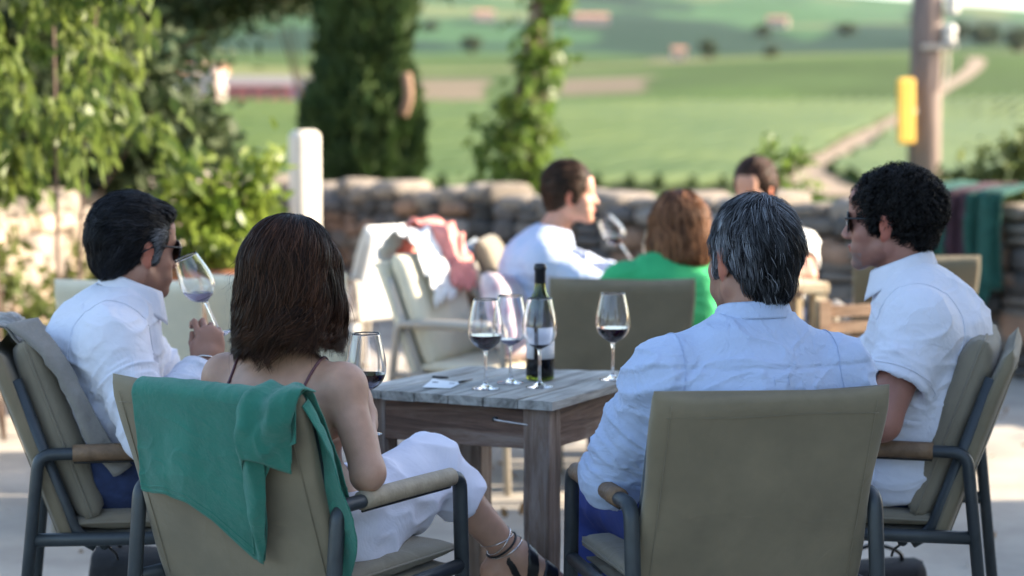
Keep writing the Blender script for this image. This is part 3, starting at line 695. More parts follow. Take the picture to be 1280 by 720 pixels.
# teal garment over the woman's chair
def vr1(x): return np.interp(x,[-.18,-.10,-.04,.02,.07,.11,.135,.155,.175,.2,.28],[.287,.297,.316,.350,.392,.425,.425,.34,.22,.16,.12])
gar,_=drape('teal_garment',-.178,.262,lambda x:np.interp(x,[-.2,0,.2,.27],[.10,.12,.3,.36]),vr1,.006,M_green,amp=.011,freq=7,seed=2.2,flare=.028,nu=170,nv=170,creas=.0018,us_skew=lambda x,v:-.10*np.clip(v,0,1),label='teal green crinkled cloth garment hung over the back of the woman’s armchair',cat='garment')
place(gar,Body(oW,fW))
def sheet_child(name,pts_rows,mat_,parent,th=.003):
    P=np.array(pts_rows,float); nu,nv=P.shape[:2]
    # smooth interpolation of a coarse control net
    A=np.stack([curve(P[i],nv*7) for i in range(nu)]); B=np.stack([curve(A[:,j],nu*7) for j in range(A.shape[1])],1)
    q=B.reshape(-1,3); B=B+ (np.stack([0*q[:,0],-.006*crease(q*np.array([26,20,9]),2)-.003*vn(q*40),.002*vn(q*30)],1)).reshape(B.shape)
    i=np.arange(B.shape[0]*B.shape[1]).reshape(B.shape[:2]); Q=np.stack([i[:-1,:-1],i[1:,:-1],i[1:,1:],i[:-1,1:]],-1).reshape(-1,4); V=B.reshape(-1,3); N=vnormals(V,Q); n=len(V)
    ring=list(i[:,0])+list(i[-1,1:])+list(i[-2::-1,-1])+list(i[0,-2:0:-1]); b=[(c,a,a+n,c+n) for a,c in zip(ring,ring[1:]+ring[:1])]
    return mesh(name,np.concatenate([V,V-N*th]),np.concatenate([Q,Q[:,::-1]+n,np.array(b)]),mat_,parent)
def bp(x,v,off=.0): y,z=back_path(np.array(v),off); return (x,float(y),float(z))
# folded sleeve bunched at the right corner and the tail hanging in front of the back
rows=[[bp(.135,-.03,.012),bp(.125,.05,.020),bp(.115,.12,.026),bp(.105,.18,.034),bp(.100,.225,.030)],
      [bp(.160,-.03,.026),bp(.150,.05,.038),bp(.142,.12,.052),bp(.132,.17,.060),bp(.130,.212,.056)],
      [bp(.195,-.03,.016),bp(.188,.05,.026),bp(.182,.11,.036),bp(.172,.16,.050),bp(.168,.208,.050)],
      [bp(.228,-.03,.026),bp(.230,.04,.038),bp(.220,.10,.044),bp(.200,.15,.040),bp(.190,.200,.030)],
      [bp(.264,-.04,.016),bp(.268,.01,.022),bp(.255,.07,.020),bp(.232,.13,.018),bp(.212,.190,.012)]]
sheet_child('folded_sleeve',rows,M_green,gar)
rows=[[bp(.105,.17,.03),bp(.102,.23,.034),bp(.095,.30,.038),bp(.088,.37,.036),bp(.080,.428,.03)],
      [bp(.135,.17,.045),bp(.130,.23,.050),bp(.120,.30,.050),bp(.104,.37,.046),bp(.086,.434,.034)],
      [bp(.165,.17,.03),bp(.153,.23,.032),bp(.138,.30,.034),bp(.116,.37,.034),bp(.092,.431,.028)]]
sheet_child('hanging_tail',rows,M_green,gar)
rows=[[(.215,-.30,.89),(.225,-.275,.80),(.235,-.255,.70),(.235,-.23,.60),(.225,-.215,.52),(.222,-.2,.45)],
      [(.255,-.325,.885),(.278,-.29,.80),(.29,-.27,.70),(.292,-.245,.60),(.27,-.23,.52),(.245,-.215,.46)],
      [(.262,-.35,.87),(.292,-.315,.79),(.305,-.285,.70),(.318,-.25,.60),(.296,-.235,.52),(.255,-.22,.45)]]
sheet_child('side_tail',rows,M_green,gar)
# stitched hem, placket and shoulder seams on the garment
def gseam(us_,vs_,off,r=.0018):
    P=[]
    for x,v in zip(us_,vs_):
        y,z=back_path(np.array(v),.004); y2,z2=back_path(np.array(v),.104); P.append((x,float(y+(y2-y)*off/.1),float(z+(z2-z)*off/.1)))
    V,F=tube(P,r,seg=5); mesh('stitch_line',V,F,M_green,gar)
_f=_
def gline(fn,us_,fr,r=.0026):
    U=np.array(us_)[:,None]; W=np.array(fr)[:,None]; P=_f(U,W)[:,0]; n=np.array([0,-.9406,-.339]); V,F=tube(P+n*.0015,r,seg=6); mesh('stitch_line',V,F,M_green,gar)
t=np.linspace(.0,.66,60); gline(None,t,t*0+.955); gline(None,t,t*0+.985)
t=np.linspace(0,1,60); gline(None,.70-.02*t,.32+.66*t); gline(None,.68-.02*t,.32+.66*t)
# grey jacket stuffed over the left man's chair back
jk,_=drape('grey_jacket',-.25,.20,lambda x:np.interp(x,[-.25,0,.2],[.40,.34,.28]),lambda x:np.interp(x,[-.25,0,.2],[.10,.16,.12]),.018,M_grey,amp=.022,freq=6,seed=4,flare=.0,th=.005,nu=70,nv=80,creas=.012,label='crumpled grey jacket slung over the chair back behind the man sniffing his wine',cat='jacket')
place(jk,Body(oL+V3(0.0,0,.03),fL))
rows=[[(.16,-.30,.925),(.19,-.225,.86),(.20,-.17,.76),(.205,-.125,.66),(.205,-.075,.57)],[(.20,-.32,.925),(.238,-.24,.86),(.250,-.175,.76),(.250,-.13,.65),(.24,-.07,.56)],[(.18,-.25,.935),(.225,-.19,.85),(.240,-.135,.75),(.235,-.09,.66),(.23,-.035,.58)]]
sheet_child('jacket_front',rows,M_grey,jk,th=.006)
# ------------------------------------------------------------------ the table
F_=V3(.102,4.878,.75); L_=V3(-.425,5.14,.75); B_=V3(-.13,5.60,.75); R_=V3(.40,5.47,.75)
ex=nrm(L_-F_); ey=nrm(R_-F_); ey=nrm(V3(-ex[1],ex[0],0)*np.sign(np.dot(V3(-ex[1],ex[0],0),ey)))
# table space: x runs along the near edge (towards F from L), y away
ta=math.atan2(-ex[1],-ex[0]); tO=(F_+L_+B_+R_)/4; tO[2]=0; RT=rotz(ta)
TL=lambda p: RT.T@(np.array(p,float)-tO)
f_,l_,b_,r_=[TL(p) for p in (F_,L_,B_,R_)]
tb=empty('wooden_table',tO,ta,label='small weathered square wooden table holding the wine bottle and glasses',cat='table')
nb=6; Vs=[]; parts=[]
for i in range(nb):
    t0,t1=i/nb,(i+1)/nb; g=.0022
    def P(t,e): 
        a=l_+(f_-l_)*t; c=b_+(r_-b_)*t; return a+(c-a)*e
    ax=(f_-l_); un=ax/np.linalg.norm(ax); e0=-.006*random.random(); e1=1+.006*random.random()
    q=[P(t0,e0)+un*g,P(t1,e0)-un*g,P(t1,e1)-un*g,P(t0,e1)+un*g]; bm=bmesh.new(); z0,z1=.724+random.random()*.002,.7475+random.random()*.0018
    n=26; top=[[bm.verts.new((*(q[0]+(q[1]-q[0])*a+((q[3]+(q[2]-q[3])*a)-(q[0]+(q[1]-q[0])*a))*k/n)[:2],0)) for a in (0,.33,.66,1)] for k in range(n+1)]
    for row in top:
        for j,v in enumerate(row): v.co.z=z1+.0012*float(vn(np.array([[v.co.x*12,v.co.y*12,i*3.]]))[0])-(.0012 if j in (0,3) else 0); 
    for k_ in range(n):
        for j in range(3): bm.faces.new((top[k_][j],top[k_][j+1],top[k_+1][j+1],top[k_+1][j]))
    r=bmesh.ops.extrude_face_region(bm,geom=list(bm.faces)); 
    for v in [x for x in r['geom'] if isinstance(x,bmesh.types.BMVert)]: v.co.z=z0
    me=bpy.data.meshes.new('x'); bmesh.ops.recalc_face_normals(bm,faces=bm.faces); bm.to_mesh(me); bm.free(); parts.append((np.array([v.co[:] for v in me.vertices]),[tuple(p.vertices) for p in me.polygons]))
V,F=join(parts); 
# grain runs along the boards (table y): swap to object x for the wood material by rotating the texture
M_top2=woodmat('weathered_board_wood',(.37,.365,.335),(.50,.49,.455),(.16,.155,.14),'Y')
mesh('table_top',V,F,M_top2,tb,smooth=False)
ins=.022; lw=.072
cx=[(f_,(-1,1)),(l_,(1,1)),(b_,(1,-1)),(r_,(-1,-1))]; lc=[]
for p,(sx_,sy_) in cx:
    bm=bmesh.new(); c=(p[0]+sx_*(ins+lw/2),p[1]+sy_*(ins+lw/2)); lc.append(c); box(bm,(c[0],c[1],.3615),(lw,lw,.723)); bmesh.ops.subdivide_edges(bm,edges=[e for e in bm.edges if abs(e.verts[0].co.z-e.verts[1].co.z)>.1],cuts=12)
    for v in bm.verts: v.co.x+=.001*math.sin(v.co.z*31+c[0]*9)
    bm_obj('leg',bm,M_legw,tb,bevel=.004)
for i in range(4):
    a,b=V3(*lc[i],0),V3(*lc[(i+1)%4],0); d=nrm(b-a); L_len=np.linalg.norm(b-a)-lw*.96; m=(a+b)/2; out=V3(d[1],-d[0],0); out*=np.sign(np.dot(out,m)); m=m+out*.018
    bm=bmesh.new(); vs=box(bm,(0,0,0),(L_len,.028,.104)); bmesh.ops.subdivide_edges(bm,edges=[e for e in bm.edges if abs(e.verts[0].co.x-e.verts[1].co.x)>.1],cuts=10)
    for v in bm.verts: v.co.z+=.0015*math.sin(v.co.x*23+i)
    o=bm_obj('apron',bm,M_apron,tb,bevel=.003); o.location=(m[0],m[1],.671); o.rotation_euler=(0,0,math.atan2(d[1],d[0]))
p0=TL(at(618,524,4.93)); p1=TL(at(660,531,4.875)); 
pin=tube_obj('latch_rod',curve([p0+V3(0,.006,0),p0*.97+p1*.03-V3(0,.004,0),p0*.8+p1*.2-V3(0,.008,0),p1-V3(0,.004,0)],12),.0024,M_steel,tb,seg=6)
tube_obj('latch_socket',[p0+V3(0,.01,0),p0-V3(0,.003,0)],.006,M_dark,tb,seg=10)
# ------------------------------------------------------------------ glasses, bottle, papers
OUTP=[(.0,.0),(.034,.0),(.0365,.0012),(.034,.0024),(.020,.0052),(.009,.0095),(.0048,.017),(.0037,.035),(.0034,.06),(.0036,.082),(.0046,.094),(.0075,.1005)]
def bowlprof(t=0.):
    z=np.array([.1,.104,.112,.125,.140,.155,.170,.190,.210,.230,.2335]); r=np.array([.006,.017,.029,.0395,.0450,.0462,.0452,.0415,.0370,.0325,.0318]); zz=np.linspace(.1,.2335,34); return zz,np.interp(zz,z,r)
from itertools import count
def smooth_prof(z,r,n=3):
    r=r.copy()
    for _ in range(n): r[1:-1]=.25*r[:-2]+.5*r[1:-1]+.25*r[2:]
    return r
GZ,GR=bowlprof(); GR=smooth_prof(GZ,GR,4)
def wine_glass(label,loc,level,wmat=None,axis=(0,0,1),s=1.,spin=0.,group='wine glasses on and around the table',far=False):
    wmat=wmat or M_wine; t=empty('wine_glass',loc,0,label=label,cat='wine glass',group=group); t.rotation_euler=Vector(axis).to_track_quat('Z','Y').to_euler(); t.scale=(s,s,s)
    sg=28 if far else 56
    V,F=lathe(OUTP,sg); mesh('stem',V,F,M_glass,t)   # stem with its foot
    o=[(r,z) for r,z in zip(GR,GZ)]; th=.0011; inn=[(max(r-th,.0),z+ (th*1.6 if k<3 else 0)) for k,(r,z) in enumerate(o)][::-1]
    prof=[(.0,.1003)]+o+inn+[(0,.1035)]; V,F=lathe(prof,sg,cap0=False,cap1=False); mesh('bowl',V,F,M_glass,t)
    if level:
        zi=[(max(r-th*.75,.0005),z+.0012) for r,z in o]; V,F=lathe([(.0005,.1022)]+zi[1:],sg)
        bm=bmesh.new(); vs=[bm.verts.new(v) for v in V]
        for f in F: bm.faces.new([vs[i] for i in f])
        q=Vector(axis).to_track_quat('Z','Y'); n=q.inverted()@Vector((0,0,1)); c=q.inverted()@Vector((0,0,1))*0
        pc=Vector((0,0,.104))+n*level
        r=bmesh.ops.bisect_plane(bm,geom=list(bm.verts)+list(bm.edges)+list(bm.faces),plane_co=pc,plane_no=n,clear_outer=True)
        ed=[e for e in bm.edges if e.is_boundary]
        if ed: bmesh.ops.holes_fill(bm,edges=ed,sides=0)
        bm_obj('wine',bm,wmat,t,smooth=False)
    return t
def onT(px,py):  # a point of the table top seen at a pixel
    d=at(px,py,1)-V3(0,0,CH); k=(.7495-CH)/d[2]; return V3(0,0,CH)+d*k
wine_glass('glass of red wine at the left of the group, nearest the cards on the table',onT(607,486),.036)
wine_glass('almost empty glass standing behind the left red wine glass, left of the bottle',onT(638,479),.014,M_pale)
wine_glass('empty wine glass standing directly in front of the dark bottle',onT(674.5,484),.0035,M_wine)
wine_glass('glass of red wine standing alone at the right of the table, beyond the bottle',onT(766,474.5),.036)
wine_glass('glass of red wine half hidden by the woman’s right shoulder',V3(-.333,4.52,.723),.036)
bp_=onT(675,474); bt=empty('wine_bottle',bp_,.35,label='open dark green wine bottle with a split white label on the table',cat='bottle')
bo=[(0,.004),(.020,.002),(.034,.0),(.0375,.004),(.0380,.012),(.0380,.175),(.0372,.190),(.0330,.206),(.0240,.222),(.0175,.236),(.0150,.252),(.0142,.275),(.0140,.292),(.0162,.294),(.0166,.303),(.0150,.305),(.0150,.309),(.0100,.3095)]
bi=[(.0095,.305),(.0115,.28),(.0125,.252),(.0150,.236),(.0215,.221),(.0310,.205),(.0352,.188),(.0355,.012),(.030,.008),(0,.012)]
V,F=lathe(bo+bi,56,False,False); mesh('bottle_body',V,F,M_bglass,bt)
V,F=lathe([(0,.0125),(.03,.0085),(.0357,.0125),(.0357,.186),(.0352,.1905),(.0,.1905)],48,False,False); mesh('wine',V,F,M_bwine,bt)
def arcsheet(r,a0,a1,z0,z1,n=30):
    us=np.linspace(a0,a1,n); vs=np.linspace(z0,z1,4); return sheet(lambda U,W:np.stack([r*np.sin(U),-r*np.cos(U),W],-1),us,vs,th=.0003)
for a0,a1 in ((-1.6,-.46-.35),(-.16-.35+.02,1.05)):
    V,Q=arcsheet(.0387,a0+.0,a1,.058,.142); lb=mesh('label',V,Q,M_label,bt)
V,Q=arcsheet(.0154,-2.9,2.9,.262,.309); 
V,F=lathe([(.0144,.258),(.0148,.259),(.0148,.292),(.0168,.2935),(.0170,.304),(.0153,.306),(.0153,.3105),(.0102,.3108)],40,False,False); mesh('neck_foil',V,F,M_dark,bt)
M_ink=mat('grey_ink',(.16,.16,.18),.6)
# cards and pen
pc=onT(556,478)
def card(name,corners,mat_,label,cat,th=.0006,dz=.0,**k):
    bm=bmesh.new(); vs=[bm.verts.new((x,y,z+dz)) for x,y,z in corners]; f=bm.faces.new(vs); r=bmesh.ops.extrude_face_region(bm,geom=[f]); 
    for v in [x for x in r['geom'] if isinstance(x,bmesh.types.BMVert)]: v.co.z+=th
    return bm_obj(name,bm,mat_,None,label=label,cat=cat,**k)
c1=card('paper_card',[onT(528,484.5),onT(563,486),onT(577,479),onT(541,474)],M_paper,'pale card lying flat on the left corner of the wooden table','card',dz=.0008)
tube_obj('pen',[onT(541,473.2)+V3(0,0,.005),onT(560,474.4)+V3(0,0,.005)],[.0035,.0028],M_dark,label='short black pen lying along the far edge of the pale card',cat='pen')
tube_obj('pencil',[onT(574,480)+V3(0,0,.005),onT(590,476.5)+V3(0,0,.005)],[.003,.0018],M_dark,label='thin dark pencil stub poking off the right corner of the pale card',cat='pencil')
c1o=card('card_picture',[onT(541,477.5),onT(548,478),onT(547,479.4),onT(540,479)],M_ink,None,None,dz=.0016,th=.0003); c1o.parent=c1
c1o=card('card_picture',[onT(562,479.2),onT(569,479.6),onT(568,480.5),onT(561,480.2)],M_ink,None,None,dz=.0016,th=.0003); c1o.parent=c1
def trousers(J,b,h,inf,ank,mat_,parent,amp=.005,name='trousers',freq=1.,extra=None,flare=0):
    lo,hi=bounds(J); G=Grid(lo,hi,h)
    legs(G,J,b,inf,ankle=ank)
    if flare:
        for s in 'lr':
            kn,an=J['kn_'+s],J['an_'+s]; G.rc(kn*.7+J['hip_'+s]*.3,kn+(an-kn)*ank,b['knee']+inf+flare*.5,b['knee']+flare,k=.03)
    if extra: extra(G)
    for s in 'lr':
        kn,an=J['kn_'+s],J['an_'+s]; e=kn+(an-kn)*ank; d=nrm(an-kn); 
        if ank<1: G.plane(e-d*.0,d,k=.004,lo=e-.13,hi=e+.13); G.rc(e-d*.02,e+d*.1,b['knee']*.86+inf*.3+flare*.6,k=.003,op='sub')
    G.plane(J['waist']+(J['pelvis']-J['waist'])*.45,(0,0,1),k=.01,lo=(-1,-1,0),hi=(1,.0,2))
    V,F=G.mesh(); V=relax(V,F,1,.5); N=vnormals(V,F); x,y,z=V.T
    d=crease(np.stack([x*9*freq,y*7*freq+z*4,z*12*freq],1),2)+.6*crease(V*np.array([16,11,18])*freq+4,2)+.5*fbm(V*10*freq,2)
    # folds that fan from the seat and bunch at the knee
    V=V+N*(amp*d-amp*.5)[:,None]; return mesh(name,V,F,mat_,parent)
def shoes(J,parent,dirs,mat_=None,h=.007):
    for s in 'lr':
        an=J['an_'+s]; G=Grid(an-.26,an+.26,h); foot(G,an+np.array((0,0,-.005)),dirs[s],1.08,.004); G.plane(an+np.array((0,0,.0)),(0,0,1)); V,F=G.mesh(); V=relax(V,F,1); mesh('shoe',V,F,mat_ or M_dark,parent)
R0=V3(1,0,0)
# ============================================================ grey-haired man seen from behind
B=Body(oG,fG); J=dict(R=R0,pelvis=V3(.02,-.07,.575),waist=V3(.02,-.12,.73),chest=V3(.03,-.135,.87),neck=V3(.045,-.115,1.015),
 sh_l=V3(-.155,-.125,.902),sh_r=V3(.215,-.135,.902),el_l=B.L(at(762,596,4.27)),wr_l=V3(-.10,.17,.67),el_r=B.L(at(1050,585,4.40)),wr_r=V3(.10,.26,.66),
 hip_l=V3(-.08,-.05,.575),hip_r=V3(.12,-.05,.575),kn_l=B.L(V3(.205,4.76,.535)),kn_r=V3(.16,.38,.56),an_l=B.L(V3(.17,4.80,.11)),an_r=V3(.14,.50,.11))
hc=V3(.050,-.085,1.146); HR=rotz(.27)@rotx(-.06)
bG=dict(MAN)
def stub_none(q,c): pass
def paintG(q,c):
    x,y,z=q.T; m=np.clip((z*-1-.03)/.03,0,1)*(y>.02); c*= (1-.25*m)[:,None]
o,Gb=body_mesh(J,bG,.0052,(.35,.185,.13),hc,HR,1.01,paint=paintG,label='grey-haired man in a pale blue linen shirt seated with his back to the camera',
 hands=[((J['wr_l'],V3(.25,.85,-.2),V3(0,.2,-1),1),dict(curl=(.3,.4,.3))),((J['wr_r'],V3(-.3,.85,-.2),V3(0,.2,-1),-1),dict(curl=(.3,.4,.3)))],footd={'l':V3(-.1,1,0),'r':V3(.1,1,0)},neckr=.058)
place(o,B); pG=o
bs=dict(bG,delt=.061,elb=.047,wri=.04)
def exG(V):
    x,y,z=V.T; m=np.clip((-y-.1)/.05,0,1)
    s1=-.0035*np.exp(-((z-.925)/.004)**2)*m       # yoke seam
    pl=.003*np.exp(-(((x-.045)/.022)**4))*np.clip((.925-z)/.02,0,1)*m     # box pleat
    sag=.007*crease(np.stack([x*3,z*0+y*2,(z+.9*(x-.03)**2)*17+x*2],1),3)*np.clip((.915-z)/.03,0,1)*m+.004*crease(np.stack([x*9+z*6,y*3,z*22-x*9],1),3)*m
    return s1+pl+sag
so_,Gs,dp,cu=shirt_mesh(J,bs,.0052,.016,1.22,M_linen,o,.066,hc,HR,hem=(V3(0,0,.60),V3(0,0,-1)),amp=.010,arm_amp=.012,seed=1.3,extra=exG)
collar(o,J['neck']+V3(.0,.006,.006),rotz(.02),.068,M_linen,h=.036,fold=.034,gap=.9,rx=1.10,tilt=.30)
for s in (-1,1):
    A=J['sh_l' if s<0 else 'sh_r']; c0=A+V3(-s*.012,0,.0)
    P=[c0+V3(-s*.0,.06*math.cos(a)-.0,.075*math.sin(a)) for a in np.linspace(-.2,PI+.5,14)]
    seam(o,Gs,P,M_linen,disp=dp,r=.0007).parent=so_
for dx in (-.0,.034): seam(so_,Gs,[V3(.045+dx-.017,-.30,z) for z in np.linspace(.90,.922,6)],M_linen,disp=dp,r=.0006,n=10)
# rolled cuff of the left sleeve
for (s,e,d,r) in cu:
    R=basis(d,(0,0,1)); us=np.linspace(0,2*PI,50); vs=np.linspace(0,1,9)
    def f(U,W,e=e,d=d,r=r):
        rr=r+.004+.006*np.sin(W*PI)**.5+.003*vn(np.stack([np.cos(U)*2,np.sin(U)*2,W*3],-1)); L=-.038+.046*W+.012*np.sin(U)
        return e+(np.cos(U)*rr)[...,None]*R[:,0]+(np.sin(U)*rr)[...,None]*R[:,2]+L[...,None]*d
    V,Q=sheet(f,us,vs,th=.003); mesh('rolled_cuff',V,Q,M_linen,so_)
trousers(J,bG,.008,.012,1.,M_blue,o,amp=.006); shoes(J,o,{'l':V3(-.1,1,0),'r':V3(.1,1,0)})
def volG(G):
    G.ell((0,-.020,.045),(.087,.106,.095)); G.rc((0,-.055,.0),(0,-.060,-.052),.078,.056,k=.03,sx=1.06)
    for q in (-1,1): G.rc((q*.068,.02,.03),(q*.070,.025,-.028),.020,.011,k=.02)
    G.ell((0,.135,-.045),(.11,.082,.11),k=.01,op='sub')
    for q in (-1,1): G.ell((q*.094,.0,-.014),(.026,.019,.030),k=.006,op='sub')
    G.ell((0,.015,-.115),(.12,.062,.07),k=.01,op='sub')
rG=lambda V:(V[:,2]>-.10)&((V[:,1]<.08)|(V[:,2]>.04))
def fG_(p,g,t,root):
    cr=np.array((.02,-.07,.13)); v=nrm(p-cr); s=np.cross(g,v)*.55; dn=np.array([0,0,-1.])*(.5+.5*t)
    flick=g*(.25*(t>.6))+ (np.array([-1.,0,0])*np.clip((-p[:,2:3])/.06,0,1)*.5*(t>.4)); return v+s+dn+flick
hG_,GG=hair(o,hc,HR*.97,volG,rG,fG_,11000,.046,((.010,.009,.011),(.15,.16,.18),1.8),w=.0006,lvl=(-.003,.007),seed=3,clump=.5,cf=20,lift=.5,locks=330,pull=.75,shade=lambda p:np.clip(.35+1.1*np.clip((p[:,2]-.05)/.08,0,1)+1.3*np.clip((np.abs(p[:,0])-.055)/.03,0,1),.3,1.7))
hcG,HRG=hc,HR*.97
# ============================================================ woman
B=Body(oW,fW); JW=J=dict(R=R0,pelvis=V3(0,-.07,.565),waist=V3(.005,-.10,.71),chest=V3(.008,-.105,.83),neck=V3(.008,-.085,.955),
 sh_l=V3(-.152,-.098,.878),sh_r=V3(.172,-.100,.878),el_l=V3(-.245,-.07,.70),wr_l=V3(-.22,.17,.70),el_r=V3(.262,-.135,.703),wr_r=B.L(V3(-.325,4.39,.765)),
 hip_l=V3(-.09,-.04,.565),hip_r=V3(.095,-.04,.57),kn_r=B.L(V3(-.190,4.62,.637)),an_r=B.L(V3(-.005,4.715,.405)),kn_l=V3(-.05,.36,.565),an_l=V3(-.09,.42,.11))
hc=V3(.006,-.062,1.104); HR=rotz(.22)
def exW(G):
    for s in (-1,1): G.ell(V3(.01+s*.075,-.195,.815),(.035,.012,.055),rotz(-s*.25)@roty(s*.2),k=.02)
    G.rc(V3(.008,-.222,.90),V3(.006,-.215,.66),.010,k=.03,op='sub')
    G.ell(J['el_r']+V3(.0,-.012,-.012),(.022,.022,.02),k=.02)
def paintW(q,c):
    r=np.random.default_rng(5)
    for k in range(16): p=np.array([r.uniform(-.16,.2),-.16,r.uniform(-.30,-.16)]); d=np.linalg.norm((q-p)*np.array([1,.25,1]),axis=1); c[d<.0035]*=.55
    c*=(1+.10*vn(q*22)+.06*vn(q*60))[:,None]
dW={'l':V3(.1,1,0),'r':B.D(V3(.86,.12,-.28))}
o,Gb=body_mesh(J,WOM,.005,(.46,.27,.19),hc,HR,.93,label='woman with wavy dark brown hair and bare back, wearing a camisole, seen from behind',extra=exW,paint=paintW,neckr=.044,
 hands=[((J['wr_r'],B.D(nrm(V3(-.02,.6,.45))),B.D(nrm(V3(-.9,.2,.2))),-1),dict(curl=(.9,.9,.5))),((J['wr_l'],V3(.2,.9,-.1),V3(0,.1,-1),-1),dict(curl=(.3,.4,.3)))],footd=dW)
place(o,B); pW=o
def pex(G):
    G.rc(J['hip_r']+V3(.03,.02,-.04),J['kn_r']+V3(0,-.06,-.045),.082,.062,k=.05)
    G.rc(J['kn_r']+V3(0,-.02,-.02),J['kn_r']+(J['an_r']-J['kn_r'])*.44,.063,.058,k=.04)
    G.rc(J['hip_r']+V3(.045,.08,-.045),J['kn_r']+V3(.01,-.1,-.09),.05,.045,k=.05)
trousers(J,WOM,.0055,.012,.42,M_pants,o,amp=.010,freq=.9,extra=pex)
# camisole: top edge across the back behind the chair, two straps
lo,hi=bounds(J,.12); G=Grid(lo,hi,.007); torso(G,J,WOM,.006); exW(G); G.plane(V3(0,0,.79),(0,-.25,1),k=.003); G.plane(V3(0,0,.58),(0,0,-1)); G.F=np.maximum(G.F,0)*1+np.minimum(G.F,0)
sub=Grid(lo,hi,.007); 
for s in 'lr': G.rc(J['sh_'+s],J['el_'+s],.055,.045,k=.005,op='sub')
V,F=G.mesh(); V=relax(V,F,1); N=vnormals(V,F); V+=N*(.002*crease(V*18))[:,None]; mesh('camisole',V,F,M_nude,o)
for s in (-1,1):
    P=[V3(.012+s*.095,.02,.93),V3(.012+s*.108,-.06,.97),V3(.012+s*.112,-.125,.95),V3(.012+s*.106,-.20,.89),V3(.012+s*.092,-.24,.84),V3(.012+s*.078,-.24,.77)]
    p=Gb.project(curve(P,40),.0016); tube_obj('shoulder_strap',p,.0032,M_strap,o,seg=8,sx=1.0)
p=Gb.project([V3(.012+.066,-.24,.84)],.004)[0]; tube_obj('strap_slider',[p-V3(.006,0,0),p+V3(.006,0,0)],.0028,M_strap,o,seg=6)
# anklets and sandal on the crossed leg
kn,an=J['kn_r'],J['an_r']; ax=nrm(an-kn)
for k,(t,rr,m_,r_) in enumerate(((-.045,.041,M_silver,.0016),(-.030,.040,M_dark,.0028),(-.018,.040,M_silver,.0016),(-.052,.042,M_silver,.0012))):
    R=basis(ax,(0,0,1)); tl=.25*(k-1); P=[an+ax*t+R[:,0]*rr*math.cos(a)+R[:,2]*rr*math.sin(a)+ax*tl*.03*math.sin(a) for a in np.linspace(0,2*PI,40,endpoint=False)]
    P=Gb.project(P,r_*.8); tube_obj('anklet',P,r_,m_,o,seg=6,closed=True)
def sandal(an,d,parent):
    G=Grid(an-.26,an+.26,.006); foot(G,an,d,1.0,.0035); dd=nrm(d); side=nrm(np.cross(dd,(0,0,1)))
    # three strap bands cut from an inflated foot, and the sole under it
    V0=G.F.copy(); s1,P=G.reg(G.lo,G.lo+G.n*G.h); P=P.reshape(*G.n,3) if P.shape[:3]==tuple(G.n) else P
    q=(P-an)@dd; z=P[...,2]-an[2]
    bands=np.minimum(np.minimum(np.abs(q-.050+.25*z)-.014,np.abs(q-.105)-.020),np.abs(q+.012+.8*z)-.010); sole=np.maximum((P[...,2]-(an[2]-.066+.0)),-(P[...,2]-(an[2]-.1)))
    G.F=np.maximum(V0[:bands.shape[0],:bands.shape[1],:bands.shape[2]],np.minimum(bands,sole)).astype(np.float32); G.n=np.array(G.F.shape)
    V,F=G.mesh(); V=relax(V,F,1); mesh('sandal',V,F,M_dark,parent)
sandal(J['an_r'],dW['r'],o); sandal(J['an_l'],dW['l'],o)
def volW(G):
    G.ell((0,-.020,.045),(.092,.112,.099)); G.rc((0,-.045,.02),(.0,-.055,-.08),.098,.090,k=.03,sx=1.06)
    G.rc((.0,-.055,-.05),(0,-.060,-.26),.090,.094,k=.03,sx=1.16)
    for q in (-1,1):
        G.rc((q*.078,.02,.03),(q*.086,.005,-.07),.024,.028,k=.03); G.rc((q*.086,.005,-.07),(q*.092,-.02,-.26),.028,.036,k=.03)
    G.ell((0,.135,-.06),(.075,.085,.13),k=.01,op='sub'); pass
def capW(G):
    volW(G); G.ell((0,.03,-.20),(.10,.09,.10),k=.02,op='sub'); G.plane((0,0,-.105),(0,.2,-1),k=.03)
def fW_(p,g,t,root):
    v=nrm(p-np.array((.01,-.0,.15)))*max(0,1-t*2.2); x=p[:,0:1]; out=np.sign(x)*np.array([1.,0,0])*(.35*np.sin(t*9+root[:,1:2]*60))
    wv=np.stack([np.sin(t*7+vn(root*7)*4)*.35*min(1,t*2),np.cos(t*6+vn(root*6+3)*4)*.2,0*t+root[:,0]*0],1)
    en=np.stack([root[:,0]*5*max(0,t-.75),-.6*max(0,t-.8)+0*root[:,0],1.5*max(0,t-.86)/.14*(vn(root*30)>-.2)],1)
    return v+np.array([0,0,-1.])*(.35+t*1.2)+wv+out*.15+en
rW=lambda V:((V[:,2]>-.02)|((V[:,1]<.03)&(V[:,2]>-.09)))&((V[:,1]<.085)|(V[:,2]>.08))
hW,GW=hair(o,hc+V3(.006,0,0),HR*.93,volW,rW,fW_,17000,lambda p:np.clip(np.linalg.norm(p-np.array((0,-.02,.13)),axis=1)*0+p[:,2]+.168+.5*np.clip(p[:,2]-.06,0,1)+.038*vn(p*9+2)-.25*np.clip(p[:,0],0,1)*.3,.05,.5)*1.10,((.009,.004,.0025),(.065,.028,.015),1.6),w=.0006,lvl=(-.003,.008),seed=5,steps=20,clump=.22,cf=8,lenvar=.16,locks=170,pull=.8,wave=(.021,2.0,5),capf=capW)
def strays(G,T3,parent,rt,ff,n,L,cols,seed,**k):
    s=strands(G,T3,parent,rt,ff,n,L,cols=cols,w=.00035,name='flyaway_hair',lvl=(.002,.016),proj=.35,clump=.9,cf=30,seed=seed,lift=.5,**k); s['kind']='stuff'
def rootsof(G,f): V,_=G.mesh(); return V[f(V)]
